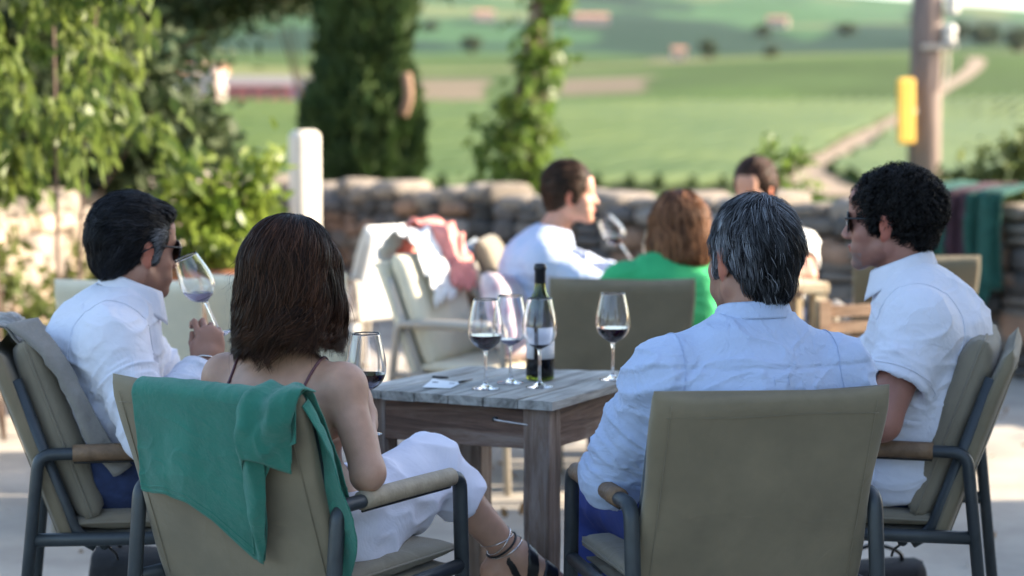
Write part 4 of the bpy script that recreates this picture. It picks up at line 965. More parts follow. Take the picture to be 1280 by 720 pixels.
strays(GW,(hc+V3(.006,0,0),HR*.93),hW,rootsof(GW,rW),fW_,260,.16,((.02,.01,.006),(.09,.04,.02),1.),31,steps=12)
# ============================================================ man on the left, sniffing his glass
B=Body(oL,fL); J=dict(R=R0,pelvis=V3(0,-.06,.575),waist=V3(0,-.105,.73),chest=V3(0,-.095,.88),neck=V3(0,-.045,1.02),
 sh_l=V3(-.175,-.06,.91),sh_r=V3(.182,-.075,.905),el_r=B.L(V3(-.86,4.70,.70)),wr_r=B.L(V3(-.752,4.90,.835)),el_l=V3(-.24,.08,.69),wr_l=V3(-.12,.30,.68),
 hip_l=V3(-.095,-.04,.575),hip_r=V3(.095,-.04,.575),kn_l=V3(-.11,.38,.555),kn_r=V3(.11,.38,.555),an_l=V3(-.12,.42,.11),an_r=V3(.10,.42,.11))
hc=V3(.0,-.020,1.120); HR=rotz(.46)@rotx(-.10)
dh=nrm(V3(.03,.10,.95)); pn=nrm(V3(-.35,.93,.0))
def paintL(q,c):
    x,y,z=q.T; m=np.clip((-z-.035)/.03,0,1)*(y>.0)*np.clip(1-(-z-.12)/.02,0,1); c*=(1-.22*m)[:,None]
o,Gb=body_mesh(J,MAN,.0048,(.36,.19,.135),hc,HR,.98,paint=paintL,label='dark-haired man in sunglasses at the left, holding a tilted glass to his nose',
 hands=[((J['wr_r'],B.D(dh),B.D(pn),1),dict(curl=(1.0,.95,.5),thumb=(.9,.6,.15),k=.002)),((J['wr_l'],V3(.3,.85,-.1),V3(0,.1,-1),1),dict(curl=(.3,.4,.3)))],footd={'l':V3(0,1,0),'r':V3(0,1,0)},neckr=.058)
place(o,B); pL=o
bs=dict(MAN,delt=.062,elb=.046,wri=.034)
so_,Gs,dp,cu=shirt_mesh(J,bs,.0052,.016,1.86,M_wshirt,o,.068,hc,HR,hem=(V3(0,0,.60),V3(0,0,-1)),amp=.0065,arm_amp=.010,seed=4.1)
collar(o,J['neck']+V3(0,.012,.004),rotx(-.12),.068,M_wshirt,h=.038,fold=.036,gap=.7,rx=1.06,tilt=.42,tip=.035)
A=J['sh_r']; P=[A+V3(-.035,.065*math.cos(a),.08*math.sin(a)) for a in np.linspace(-.6,PI+.6,16)]; seam(so_,Gs,P,M_wshirt,disp=dp,r=.0008)
for (s,e,d,r) in cu:
    R=basis(d,(1,0,0)); us=np.linspace(0,2*PI,40); vs=np.linspace(0,1,6)
    def f(U,W,e=e,d=d,r=r): rr=r+.003+.002*np.sin(U*2)+0*W; L=-.06+.064*W; return e+(np.cos(U)*rr)[...,None]*R[:,0]+(np.sin(U)*rr)[...,None]*R[:,2]+L[...,None]*d
    V,Q=sheet(f,us,vs,th=.003); mesh('cuff',V,Q,M_wshirt,so_)
wr=J['wr_r']; dd=nrm(wr-J['el_r']); R=basis(dd,(1,0,0)); P=Gb.project([wr-dd*.002+R[:,0]*.03*math.cos(a)+R[:,2]*.03*math.sin(a)+dd*.006*math.sin(a) for a in np.linspace(0,2*PI,40,endpoint=False)],.002); tube_obj('bracelet',P,.0024,M_silver,o,seg=8,closed=True)
trousers(J,MAN,.008,.012,1.,M_navy,o,amp=.006); shoes(J,o,{'l':V3(0,1,0),'r':V3(0,1,0)})
tube_obj('belt',[J['waist']*.42+J['pelvis']*.58+V3(.183*math.cos(a),.140*math.sin(a)+.0,0) for a in np.linspace(0,2*PI,50,endpoint=False)],.014,M_dark,o,seg=6,closed=True,sx=.35,up=(0,0,1))
def volL(G):
    shortvol(.011,-.072,.002)(G)
    G.ell((0,.062,.092),(.056,.036,.026),k=.02)
def fL_(p,g,t,root):
    v=np.array([0,-1.,0])*np.clip((p[:,2:3]-.0)/.06,0,1)+np.array([.2,0,.25])*(p[:,1:2]>.04); dn=np.array([0,-.25,-1.])*np.clip((.07-p[:,2:3])/.08,0,1); return v+dn
colL=((.005,.005,.006),(.028,.029,.034),2.2)
rL=lambda V:(V[:,2]>-.075)&((V[:,1]<.07)|(V[:,2]>.05))
hair(o,hc,HR,volL,rL,fL_,9000,.050,colL,w=.0006,lvl=(-.002,.005),seed=8,clump=.4,cf=16,lift=.3,locks=260,pull=.7,wave=(.003,1.2,9))
# grey temples
def tmp(V): return (np.abs(V[:,0])>.062)&(V[:,1]>.015)&(V[:,2]<.055)&(V[:,2]>-.04)
Gt=Grid((-.17,-.2,-.32),(.17,.17,.2),.004); volL(Gt); Vt,Ft=Gt.mesh(); strands(Gt,(hc,HR),o,Vt[tmp(Vt)],fL_,1500,.030,steps=6,w=.0006,cols=((.02,.02,.022),(.20,.205,.22),1.2),lvl=(.002,.005),seed=12,name='temple_hair')['kind']='stuff'
glasses(o,hc,HR*1.02,big=1.12)
strays(GG,(hcG,HRG),hG_,rootsof(GG,rG),fG_,260,.045,((.05,.05,.06),(.3,.32,.35),1.),33,steps=8)
# ============================================================ curly-haired man on the right
B=Body(oR,fR); J=dict(R=R0,pelvis=V3(0,-.085,.58),waist=V3(0,-.125,.745),chest=V3(0,-.135,.91),neck=V3(0,-.085,1.065),
 sh_l=V3(-.188,-.125,.945),sh_r=V3(.188,-.115,.945),el_l=B.L(at(1102,528,4.72)),wr_l=B.L(V3(.66,4.80,.70)),el_r=V3(.25,.08,.70),wr_r=V3(.18,.32,.69),
 hip_l=V3(-.095,-.05,.58),hip_r=V3(.095,-.05,.58),kn_l=V3(-.12,.37,.56),kn_r=V3(.12,.37,.56),an_l=V3(-.12,.42,.11),an_r=V3(.10,.42,.11))
hc=V3(.0,-.035,1.186); HR=rotz(-.09)@rotx(-.03)
bR=dict(MAN,hip=.138,waist=.142,chest=.134,elb=.044)
def paintR(q,c):
    x,y,z=q.T; m=np.clip((-z-.03)/.03,0,1)*(y>.0)*np.clip(1-(-z-.12)/.02,0,1)*(.7+.3*vn(q*90)); c*=(1-.3*m)[:,None]
    g=(z<-.075)&(y>.062); w_=(.25+.45*np.clip(vn(q[g]*120)+.3,0,1))[:,None]; c[g]=c[g]*(1-w_)+np.array((.20,.18,.175))*w_
    u=(z<-.044)&(z>-.057)&(y>.085)&(np.abs(x)<.03); c[u]*=.45
o,Gb=body_mesh(J,bR,.0048,(.34,.16,.12),hc,HR,1.0,paint=paintR,label='man with curly black hair, sunglasses and grey goatee, seated at the right',
 hands=[((J['wr_l'],B.D(V3(-.9,.3,-.1)),V3(0,.1,-1),1),dict(curl=(.4,.5,.3))),((J['wr_r'],V3(-.3,.85,-.1),V3(0,.1,-1),-1),dict(curl=(.3,.4,.3)))],footd={'l':V3(0,1,0),'r':V3(0,1,0)},neckr=.060)
place(o,B); pR=o
bs=dict(bR,delt=.068,elb=.060)
so_,Gs,dp,cu=shirt_mesh(J,bs,.0052,.016,.62,M_wshirt,o,.070,hc,HR,hipr=.140,hem=(V3(0,0,.50),V3(0,-.1,-1)),amp=.0055,arm_amp=.008,seed=7.7)
collar(o,J['neck']+V3(0,.014,.006),rotx(-.10),.071,M_wshirt,h=.040,fold=.036,gap=.9,rx=1.06,tilt=.42,tip=.03)
A=J['sh_l']; P=[A+V3(.03,.072*math.cos(a),.085*math.sin(a)) for a in np.linspace(-.8,PI+.8,18)]; seam(so_,Gs,P,M_wshirt,disp=dp,r=.0009)
seam(so_,Gs,[V3(-.22,-.02+.03*t,.84-.32*t) for t in np.linspace(0,1,10)],M_wshirt,disp=dp,r=.0009)
for (s,e,d,r) in cu:
    R=basis(d,(1,0,0)); 
    P=Gs.project([e-d*.022+R[:,0]*r*math.cos(a)+R[:,2]*r*math.sin(a) for a in np.linspace(0,2*PI,50,endpoint=False)],.001); dd_,g_=Gs.samp(P); P=dp(P,g_)+g_*.001; tube_obj('sleeve_hem',P,.0014,M_wshirt,so_,seg=5,closed=True)
trousers(J,bR,.008,.012,1.,M_navy,o,amp=.006); shoes(J,o,{'l':V3(0,1,0),'r':V3(0,1,0)})
def volR(G):
    G.ell((0,-.022,.050),(.092,.112,.096)); G.rc((0,-.065,.02),(0,-.066,-.020),.082,.058,k=.03,sx=1.06)
    for q in (-1,1): G.rc((q*.072,.02,.04),(q*.072,.028,-.012),.020,.009,k=.02)
    G.ell((0,.150,-.055),(.105,.085,.115),k=.01,op='sub')
    for q in (-1,1): G.ell((q*.094,.002,-.014),(.030,.022,.032),k=.006,op='sub')
    G.ell((0,.020,-.115),(.12,.065,.07),k=.01,op='sub')
def fR_(p,g,t,root): return nrm(p-np.array((0,.0,.13)))*.6+np.array([0,-.3,-.6])+np.stack([vn(root*35)*1.2,vn(root*35+9)*1.2,vn(root*35+17)*.9],1)
rR=lambda V:(V[:,2]>-.085)&((V[:,1]<.075)|(V[:,2]>.055))
hR_,GR_=hair(o,hc,HR*.945,volR,rR,fR_,9000,.050,((.003,.0025,.0025),(.014,.013,.013),2.2),w=.0008,lvl=(-.002,.010),seed=15,steps=15,clump=1.0,cf=60,curl=(.0075,1.5),lift=.5,locks=520,pull=.8)
glasses(o,hc,HR*1.03,big=1.1)
strays(GR_,(hc,HR*.945),hR_,rootsof(GR_,rR),fR_,500,.04,((.004,.004,.004),(.02,.02,.02),1.),35,steps=10,curl=(.006,1.2))
# glass held by the man at the left
wrw=B.L; Bl=Body(oL,fL)
foot_=at(276,419,4.955); rim_=at(233,324,4.93); axg=nrm(rim_-foot_)
wine_glass('tilted glass with a little pale wine held by the man at the left',foot_,.022,M_pale,axis=axg,s=.93)
# ============================================================ the lie of the land
def hts(x,y):
    x=np.asarray(x,float); y=np.asarray(y,float)
    h=np.interp(y,[-100,19,24,60,150,210,250,330,400,520,620,800,1200,1800,2500,3400,4200,6000,9000],[-.03,-.03,-.6,-3.6,-4.2,-4.0,-2.6,1.3,6.0,13,19,27,50,95,175,280,300,240,150])
    far=np.clip((y-900)/1800,0,1); h=h+far*(28*vn(np.stack([x/900+3,y/1300,x*0],-1))+18*vn(np.stack([x/300,y/400,x*0+5],-1))-.125*np.clip(x,-300,2000))+np.clip((y-100)/300,0,1)*(1.2*vn(np.stack([x/60,y/90,x*0+2],-1))+3.5*np.clip((y-330)/200,0,1)*vn(np.stack([x/110+4,y/150,x*0],-1))+.02*np.clip(x,0,300)*np.clip((y-300)/300,0,1))
    return h
ys=np.concatenate([np.linspace(-60,19,12),np.linspace(22,150,30),np.linspace(154,700,140),np.geomspace(710,9000,90)])
sx=np.linspace(-1,1,181); sx=np.sign(sx)*np.abs(sx)**1.5
Yg,Sg=np.meshgrid(ys,sx,indexing='ij'); Xg=Sg*(60+np.abs(Yg)*.8); Zg=hts(Xg,Yg)
P=np.stack([Xg,Yg,Zg],-1).reshape(-1,3); i=np.arange(len(P)).reshape(Xg.shape); Q=np.stack([i[:-1,:-1],i[:-1,1:],i[1:,1:],i[1:,:-1]],-1).reshape(-1,4)
x,y,z=P.T; col=np.tile((.065,.105,.026),(len(P),1)).astype(float)
n1=vn(np.stack([x/25,y/60,x*0],1)); col*=(1+.18*n1)[:,None]
br=((x>11)&(x<27+.1*(y-430))&(y>440)&(y<530))|((x>-90)&(x<-6)&(y>410)&(y<540))|((x>55)&(x<400)&(y>640)&(y<800)); col[br]=np.array((.19,.15,.10))*(1+.12*n1[br])[:,None]
tn=(y>600)&(y<660)&~br; col[tn]=(.17,.18,.07)
vy=(y>158)&(y<398); col[vy]=np.array((.075,.085,.03))*(1+.15*n1[vy])[:,None]
fr=(y>900); c2=np.array((.055,.12,.05)); m=vn(np.stack([x/120,y/260,x*0+8],1)); f=np.where(m[:,None]>.25,np.array((.022,.05,.028)),np.where(m[:,None]<-.35,np.array((.13,.16,.07)),c2)); wd=(x/np.maximum(y,1)>.155)&(y>950)&(y<1500); f[wd]=np.array((.018,.045,.028)); col[fr]=f[fr]
M_land=mat('land',(.1,.15,.04),.95,attr=True,var=.25,vscale=.15,spec=.1)
mesh('terrain',P,Q,M_land,None,col=col,kind='structure')
# vine rows in the valley
M_vine=leafmat('vine_leaves',(.030,.066,.007),(.060,.095,.011),.22,.6,vs=.05)
Vs=[];Fs=[];o_=0; r=np.random.default_rng(4)
for k in range(150):
    x0=-150+k*2.3; yy=np.arange(165,395,5.0); xx=x0+(yy-165)*(.34+.0006*k)+40*(k/150-.5)
    keep=np.abs(xx-np.interp(yy,[150,210,330,530,700],[24,30.4,62,123,170]))>2.6
    keep&=(np.abs(xx)<yy*.34+4)
    idx=np.where(keep)[0]
    for g in np.split(idx,np.where(np.diff(idx)!=1)[0]+1):
        if len(g)<2: continue
        X=xx[g];Y=yy[g]; Z=hts(X,Y); n=len(g); w=.38+.12*r.random(n); hh=1.25+.3*r.random(n); j=r.normal(0,.1,n)
        sec=np.stack([np.stack([X-w+j,Y,Z+.3],1),np.stack([X-w*.8+j,Y,Z+hh*.8],1),np.stack([X+j,Y,Z+hh],1),np.stack([X+w*.8+j,Y,Z+hh*.8],1),np.stack([X+w+j,Y,Z+.3],1)],1)
        Vs.append(sec.reshape(-1,3)); a=(np.arange(n-1)*5)[:,None]+np.arange(4)[None]; Fs.append((np.stack([a,a+1,a+6,a+5],-1)+o_).reshape(-1,4)); o_+=n*5
mesh('vineyard',np.concatenate(Vs),np.concatenate(Fs),M_vine,None,kind='stuff')
yy=np.linspace(150,560,90); cxp=np.interp(yy,[150,210,330,530,700],[24,30.4,62,123,170]); cxp=np.convolve(np.pad(cxp,6,'edge'),np.ones(13)/13,'valid')
Vp=[];
for t in (-1,-.5,0,.5,1): X=cxp+t*2.3; Vp.append(np.stack([X,yy,hts(X,yy)+.25],1))
Vp=np.stack(Vp,1); i=np.arange(Vp.shape[0]*5).reshape(-1,5); Q=np.stack([i[:-1,:-1],i[:-1,1:],i[1:,1:],i[1:,:-1]],-1).reshape(-1,4)
mesh('dirt_road',Vp.reshape(-1,3),Q,mat('road_dust',(.26,.19,.125),.95,var=.15,vscale=.3),None,kind='structure')
# terrace floor
M_floor=mat('terrace_floor',(.37,.335,.285),.9,var=.26,vscale=2.2,bump=.35,bscale=9,detail=8)
bm=bmesh.new(); bmesh.ops.create_grid(bm,x_segments=60,y_segments=60,size=1)
for v in bm.verts: v.co.x*=22; v.co.y=v.co.y*15+3.5
bm_obj('terrace',bm,M_floor,None,kind='structure')
# ============================================================ dry-stone walls, stone by stone
M_stone=mat('wall_stone',(.3,.27,.23),.92,attr=True,var=.3,vscale=14,bump=.7,bscale=16)
M_gap=mat('wall_mortar',(.12,.10,.085),.95,var=.2)
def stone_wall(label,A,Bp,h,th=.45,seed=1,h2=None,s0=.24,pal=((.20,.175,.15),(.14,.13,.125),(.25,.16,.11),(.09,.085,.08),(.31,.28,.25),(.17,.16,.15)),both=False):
    r=random.Random(seed); A=np.array(A,float);Bp=np.array(Bp,float); d=Bp-A; Ln=np.linalg.norm(d); d/=Ln; n=np.array([d[1],-d[0]]); h2=h2 or h
    Vs=[];Fs=[];Cs=[];off=0
    ico=bmesh.new(); bmesh.ops.create_icosphere(ico,subdivisions=3,radius=1); iv=np.array([v.co[:] for v in ico.verts]); 
    ift=[tuple(v.index for v in f.verts) for f in ico.faces]; ico.free()
    c=np.sign(iv)*np.abs(iv)**.58; c/=np.abs(c).max()
    def stone(x,z,w,hh,dep,side,colr,topc=False):
        nonlocal off
        p=c*np.array([w/2,dep/2,hh/2])*.985; p=p*(1+.10*vn(c*1.3+r.random()*50))[:,None]; a=r.uniform(-.06,.06); p=p@np.array([[math.cos(a),0,math.sin(a)],[0,1,0],[-math.sin(a),0,math.cos(a)]])
        q=A[None]+ (x+p[:,0])[:,None]*d+(side+p[:,1])[:,None]*n; Vs.append(np.column_stack([q,z+p[:,2]])); Fs.append(np.array(ift)+off); Cs.append(np.tile(colr,(len(p),1))); off+=len(p)
    for sd in ((1,-1) if both else (1,)):
        z=0
        while z<h-.1:
            hh=r.uniform(.12,.21); x=r.uniform(-.2,0)
            if h-.1-z-hh<.06: hh=h-.1-z
            while x<Ln:
                w=r.uniform(.13,.34); cc=np.array(r.choice(pal))*r.uniform(.75,1.25); split=r.random()<.25
                if split: stone(x+w/2,z+hh*.26,w,hh*.5,th*.5,sd*(th*.28+r.uniform(-.02,.02)),cc); stone(x+w/2,z+hh*.76,w,hh*.48,th*.5,sd*(th*.28),cc*.9)
                else: stone(x+w/2,z+hh/2+r.uniform(-.01,.01),w*.98,hh*r.uniform(.82,1.1),th*.5,sd*(th*.28+r.uniform(-.025,.03)),cc)
                x+=w
            z+=hh
    for _ in range(int(Ln*h*9)):
        w=r.uniform(.12,.34); stone(r.uniform(.1,Ln-.1),r.uniform(.08,h-.2),w,w*r.uniform(.5,.85),th*.42,(th*.33+r.uniform(-.01,.02)),np.array(r.choice(pal))*r.uniform(.7,1.5))
    x=0
    while x<Ln:
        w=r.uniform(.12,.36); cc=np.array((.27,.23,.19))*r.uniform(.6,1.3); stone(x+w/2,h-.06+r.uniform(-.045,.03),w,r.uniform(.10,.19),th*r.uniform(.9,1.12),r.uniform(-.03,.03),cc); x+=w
    t=empty('stone_wall',(0,0,0),0,label=label,cat='wall',group='dry-stone walls of the terrace')
    mesh('stonework',np.concatenate(Vs),np.concatenate(Fs),M_stone,t,col=np.concatenate(Cs))
    bm=bmesh.new(); m=A+d*Ln/2; M=Matrix.Translation((m[0],m[1],0))@Matrix.Rotation(math.atan2(d[1],d[0]),4,'Z'); box(bm,(0,0,(h-.06)/2),(Ln,th*.62,h-.08),M); bm_obj('core',bm,M_gap,t)
    return t
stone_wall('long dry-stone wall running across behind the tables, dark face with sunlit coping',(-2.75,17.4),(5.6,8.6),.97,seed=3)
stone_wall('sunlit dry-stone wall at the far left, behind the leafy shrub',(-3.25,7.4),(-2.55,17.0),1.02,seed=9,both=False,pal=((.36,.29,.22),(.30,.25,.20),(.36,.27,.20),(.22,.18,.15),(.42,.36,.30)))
# stone post
bm=bmesh.new(); vs=box(bm,(0,0,.695),(.20,.20,1.39)); o=bm_obj('stone_post',bm,M_stone_w,None,bevel=.055,seg=5,smooth=True,label='pale square stone post with rounded top standing before the wall',cat='post'); pp=at(381,250,14.6); o.location=(pp[0],14.6,0); o.rotation_euler=(0,0,.5)
# ============================================================ leaves and trees
def leaves(name,P,size,mat_,parent=None,aspect=.3,droop=.6,seed=0,var=.35,fold=.25,dirs=None):
    r=np.random.default_rng(seed); n=len(P); s=size*(1+var*r.uniform(-1,1,n))[:,None]
    d=r.normal(0,1,(n,3)) if dirs is None else dirs+r.normal(0,.35,(n,3)); d=nrm(nrm(d)*(1-droop)+np.array([0,0,-1.])*droop+r.normal(0,.15,(n,3)))
    u=nrm(np.cross(d,r.normal(0,1,(n,3)))); w=np.cross(d,u); a=aspect
    pts=[0*d,d*.3+u*a*.5+w*fold*.2,d*.7+u*a*.38+w*fold*.15,d,d*.7-u*a*.38+w*fold*.15,d*.3-u*a*.5+w*fold*.2,d*.5-w*fold*.1]
    V=np.stack([P+q*s for q in pts],1).reshape(-1,3); b=np.arange(n)[:,None]*7
    Q=np.concatenate([b+np.array([[0,1,6,5]]),b+np.array([[1,2,3,6]]),b+np.array([[5,6,3,4]])],0)
    return mesh(name,V,Q,mat_,parent,smooth=False)
def limb(pts,r0,r1,seg=7): P=curve(pts,max(6,len(pts)*4)); return tube(P,np.linspace(r0,r1,len(P)),seg=seg)
def crown_pts(r,c,rad,nc,nl,cr,hollow=.35,shape=1.):
    """clumps of leaves through an uneven crown"""
    out=[]
    for _ in range(nc):
        q=r.normal(0,1,3); q/=np.linalg.norm(q); q*= (hollow+(1-hollow)*r.random()**.5); ctr=np.array(c)+q*np.array(rad); m=int(nl*r.uniform(.5,1.5)); out.append(ctr+r.normal(0,1,(m,3))*cr*r.uniform(.5,1.3))
    return np.concatenate(out)
def tree(name,label,loc,parts,trunk,leaf,size,group=None,cat='tree',seed=0,aspect=.5,droop=.3,bark=None,limbs=None):
    r=np.random.default_rng(seed); t=empty(name,loc,0,label=label,cat=cat,group=group)
    P=np.concatenate([crown_pts(r,*p) for p in parts]); P=P[P[:,2]>.05]; leaves('crown',P,size,leaf,t,aspect=aspect,droop=droop,seed=seed)
    L_=[limb(trunk[0],trunk[1],trunk[2],9)]
    for p in (limbs or []): L_.append(limb(p,trunk[2]*1.2,trunk[2]*.3,6))
    for p in parts:
        for _ in range(5):
            k=r.random(); T=np.array(trunk[0]); a=T[-1]*k+T[max(0,len(T)-2)]*(1-k); q=r.normal(0,1,3); q/=np.linalg.norm(q); b=np.array(p[0])+q*np.array(p[1])*.8
            if b[2]>.1: L_.append(limb([a,(a+b)/2+r.normal(0,.05,3),b],trunk[2]*.7,trunk[2]*.12,5))
    V,F=join(L_); mesh('trunk',V,F,bark or M_bark,t); return t
M_lfA=leafmat('sunny_leaf',(.055,.10,.018),(.165,.205,.045),.36)
M_lfB=leafmat('citrus_leaf',(.09,.15,.02),(.20,.24,.045),.42,.35)
M_lfC=leafmat('cypress_foliage',(.014,.034,.010),(.06,.10,.026),.12,.7)
M_lfD=leafmat('dark_foliage',(.018,.036,.014),(.06,.08,.03),.2,.7)
M_lfE=leafmat('fresh_leaf',(.055,.11,.018),(.13,.18,.035),.4)
M_lfF=leafmat('dull_leaf',(.055,.08,.025),(.10,.12,.04),.35)
M_lfG=leafmat('olive_shrub_leaf',(.05,.08,.02),(.16,.18,.05),.35)
# drooping shrub at the left, in front of the wall
r=np.random.default_rng(21); t=empty('leafy_shrub',(-2.35,9.1,0),0,label='tall shrub with long drooping bright leaves before the left wall',cat='shrub')
LP=[];LD=[];Bs=[]
for k in range(62):
    a=r.uniform(0,2*PI); reach=r.uniform(.2,.85); hgt=r.uniform(1.35,2.9); b0=np.array([r.normal(0,.16),r.normal(0,.15),0]); m1=b0+np.array([math.cos(a)*reach*.35,math.sin(a)*reach*.3,hgt*.75]); m2=m1+np.array([math.cos(a)*reach*.45,math.sin(a)*reach*.4,hgt*.22]); e=m2+np.array([math.cos(a)*reach*.35,math.sin(a)*reach*.3,-hgt*.14-.05])
    if k<15: Bs.append(limb([b0,m1,m2,e],.010,.003,5))
    C_=curve([b0,m1,m2,e],60); m=int(r.uniform(42,85)); t_=r.uniform(.52,1,m)**.8; q=C_[(t_*59).astype(int)]+r.normal(0,.045,(m,3)); LP.append(q); LD.append(np.tile(np.array([math.cos(a),math.sin(a),0])*.6,(m,1))+r.normal(0,.4,(m,3)))
LP=np.concatenate(LP);LD=np.concatenate(LD); leaves('foliage',LP,.098,M_lfA,t,aspect=.40,droop=.62,seed=3,dirs=LD)
V,F=join(Bs); mesh('stem',V,F,mat('reddish_bark',(.13,.09,.07),.85,var=.3,vscale=9),t)
r=np.random.default_rng(77); q=np.stack([r.uniform(-6,6,700),r.uniform(5.6,16,700),np.full(700,.012)],1)
lf=leaves('leaf_litter',q,.05,mat('dry_leaf',(.22,.14,.07),.8),None,aspect=.5,droop=0,seed=2,fold=.1); lf.scale=(1,1,1); lf['kind']='stuff'
tree('dark_shrub','dense dark green shrub in the shade behind the drooping bright one',(-3.2,12.5,0),[((0,0,1.75),(.95,.6,.95),120,44,.12,.1),((.9,.3,1.4),(.45,.4,.6),40,40,.1,.1)],([(0,0,0),(0,0,1.4)],.05,.02),M_lfD,.11,seed=41,aspect=.45,cat='shrub')
# second shrub in a terracotta pot
t=empty('terracotta_pot',(-1.40,10.1,0),0,label='large terracotta pot beneath the bright leafy bush behind the woman',cat='pot')
pr=[(0,0),(.20,0),(.22,.03),(.27,.35),(.31,.62),(.345,.64),(.35,.70),(.32,.715),(.29,.70),(.28,.66),(0,.64)]; V,F=lathe(pr,40,False,False); mesh('pot_body',V,F,M_terr,t); V,F=lathe([(0,.655),(.279,.66)],30,False,False); mesh('soil',V,F,M_gap,t)
tree('potted_bush','bright yellow-green leafy bush growing from the terracotta pot',(-1.40,10.1,.64),[((-.04,0,.26),(.27,.27,.25),44,30,.065,.3),((-.34,0,.06),(.2,.2,.2),16,26,.06,.3),((.10,.1,.5),(.12,.12,.16),8,22,.05,.3),((-.2,0,.48),(.12,.12,.18),9,22,.05,.3)],([(0,0,0),(.02,0,.2),(0,0,.35)],.02,.012),M_lfB,.085,seed=5,aspect=.42,droop=.35,cat='bush')
# low plants by the left wall
for k,(px,Y,h_) in enumerate(((60,10.6,.95),(112,11.2,.5),(20,9.9,.45),(160,12.0,.75),(205,13.0,.9),(250,13.6,.95))):
    p=at(px,400,Y); nm=('dark climbing plant against the sunlit left wall','small plant low against the left wall behind the grey jacket','low plant at the left frame edge under the sunlit wall','plant between the left man and the far end of the left wall','leafy plant at the far end of the left wall','bushy plant just before the corner where the walls meet')[k]
    tree('wall_plant',nm,(p[0]-.25,Y,0),[((0,0,h_*.6),(.20,.20,h_*.5),18,24,.05,.2)],([(0,0,0),(0,0,h_*.7)],.012,.006),M_lfG if k!=5 else M_lfE,.075,group='plants at the foot of the left wall',seed=30+k,cat='plant')
# cypress
r=np.random.default_rng(8); p=at(450,200,18.5); t=empty('cypress_tree',(p[0],19.5,-.2),0,label='tall dark columnar cypress standing behind the stone wall',cat='tree')
zz=r.uniform(.2,7.5,25000); rad=.44*np.interp(zz,[.2,.8,4,6.5,7.5],[.9,.98,1,.6,.05])*(1+.20*vn(np.stack([zz*1.3,zz*0,zz*0],1))); a=r.uniform(0,2*PI,25000); q=rad*(1-.45*r.random(25000)**2.2)*(1+.30*vn(np.stack([np.cos(a)*2.5,np.sin(a)*2.5,zz*1.3],1)))
leaves('crown',np.stack([q*np.cos(a),q*np.sin(a),zz],1),.17,M_lfC,t,aspect=.38,droop=-.55,seed=4,dirs=np.stack([np.cos(a)*.5,np.sin(a)*.5,a*0+.9],1)); V,F=limb([(0,0,0),(0,.05,3),(0,0,6.8)],.16,.04,10); mesh('trunk',V,F,M_bark,t)
V,F=limb([(.36,-.38,1.72),(.42,-.42,1.9),(.40,-.40,2.12)],.055,.05,7); mesh('bare_branch',V,F,mat('bare_wood',(.24,.15,.10),.9),t)
# young tree beyond the wall, in the middle
p=at(655,200,17.5); X0=p[0]
tree('young_tree','young leafy tree rising behind the man in the striped shirt'.replace('striped','pale blue'),(X0,17.9,-.3),[((-.08,0,.95),(.52,.45,.42),40,28,.08,.2),((-.02,0,1.6),(.38,.35,.40),26,26,.08,.2),((.12,0,2.3),(.24,.25,.42),17,24,.07,.2),((.18,0,3.0),(.15,.2,.5),13,22,.06,.2),((.30,0,3.55),(.30,.25,.2),14,24,.07,.2),((.75,0,3.45),(.22,.2,.12),10,22,.07,.2)],([(0,0,0),(.02,0,1.2),(.12,0,2.4),(.2,0,3.5)],.055,.02),M_lfE,.115,seed=12,aspect=.55,droop=.2)
# sapling to the right of it and pale shoots before the road
p=at(985,200,15.6); tree('slender_plant','slender pale plant sticking up over the wall left of the dirt road',(p[0],15.4,.0),[((0,0,.98),(.13,.12,.32),16,16,.05,.2),((-.17,0,1.12),(.05,.06,.3),7,12,.04,.2),((.1,0,.75),(.2,.1,.2),10,16,.05,.2)],([(0,0,0),(0,0,1.2)],.012,.005),M_lfE,.08,seed=14,cat='plant')
p=at(1255,200,17.0); tree('olive_bush','dark olive-green bush behind the wall at the right frame edge',(p[0]+.1,17.0,-.4),[((0,0,1.05),(.62,.5,.62),90,40,.11,.2),((.35,0,1.4),(.4,.4,.35),30,36,.1,.2)],([(0,0,0),(0,0,.8)],.05,.02),M_lfG,.10,seed=16,cat='bush')
# overhanging conifer, upper left
tree('spreading_conifer','broad dark conifer whose boughs fill the upper left corner',(-4.6,22.5,-.6),[((0,0,4.3),(2.6,2.0,1.5),230,48,.24,.15),((2.6,-.3,4.05),(1.35,1.0,.65),110,44,.17,.15),((-1.2,-.6,2.7),(1.6,1.2,1.1),110,44,.22,.15),((1.2,-.5,3.55),(.9,.8,.45),40,40,.18,.15)],([(-.4,0,0),(-.3,0,2),(0,0,4)],.22,.10),M_lfD,.18,seed=18,aspect=.25,droop=.1)
tree('background_tree','olive-green tree with thin foliage behind the drooping shrub',(-4.3,20.0,-.6),[((0,0,1.6),(1.7,1.0,1.1),130,44,.17,.1),((1.15,0,1.2),(.65,.6,.8),50,40,.14,.1)],([(0,0,0),(0,0,1.4)],.10,.04),M_lfF,.15,seed=19,aspect=.4,group='trees behind the left wall')
tree('background_tree','pale leafy tree between the conifer and the cypress',(-2.45,25,-.8),[((-.2,0,4.3),(.7,.6,.5),60,36,.14,.1),((.6,0,3.9),(.45,.5,.7),50,36,.13,.1)],([(0,0,0),(0,0,2.7)],.08,.03),leafmat('yellowing_leaf',(.17,.17,.06),(.27,.24,.11),.4),.15,seed=20,aspect=.4,group='trees behind the left wall')
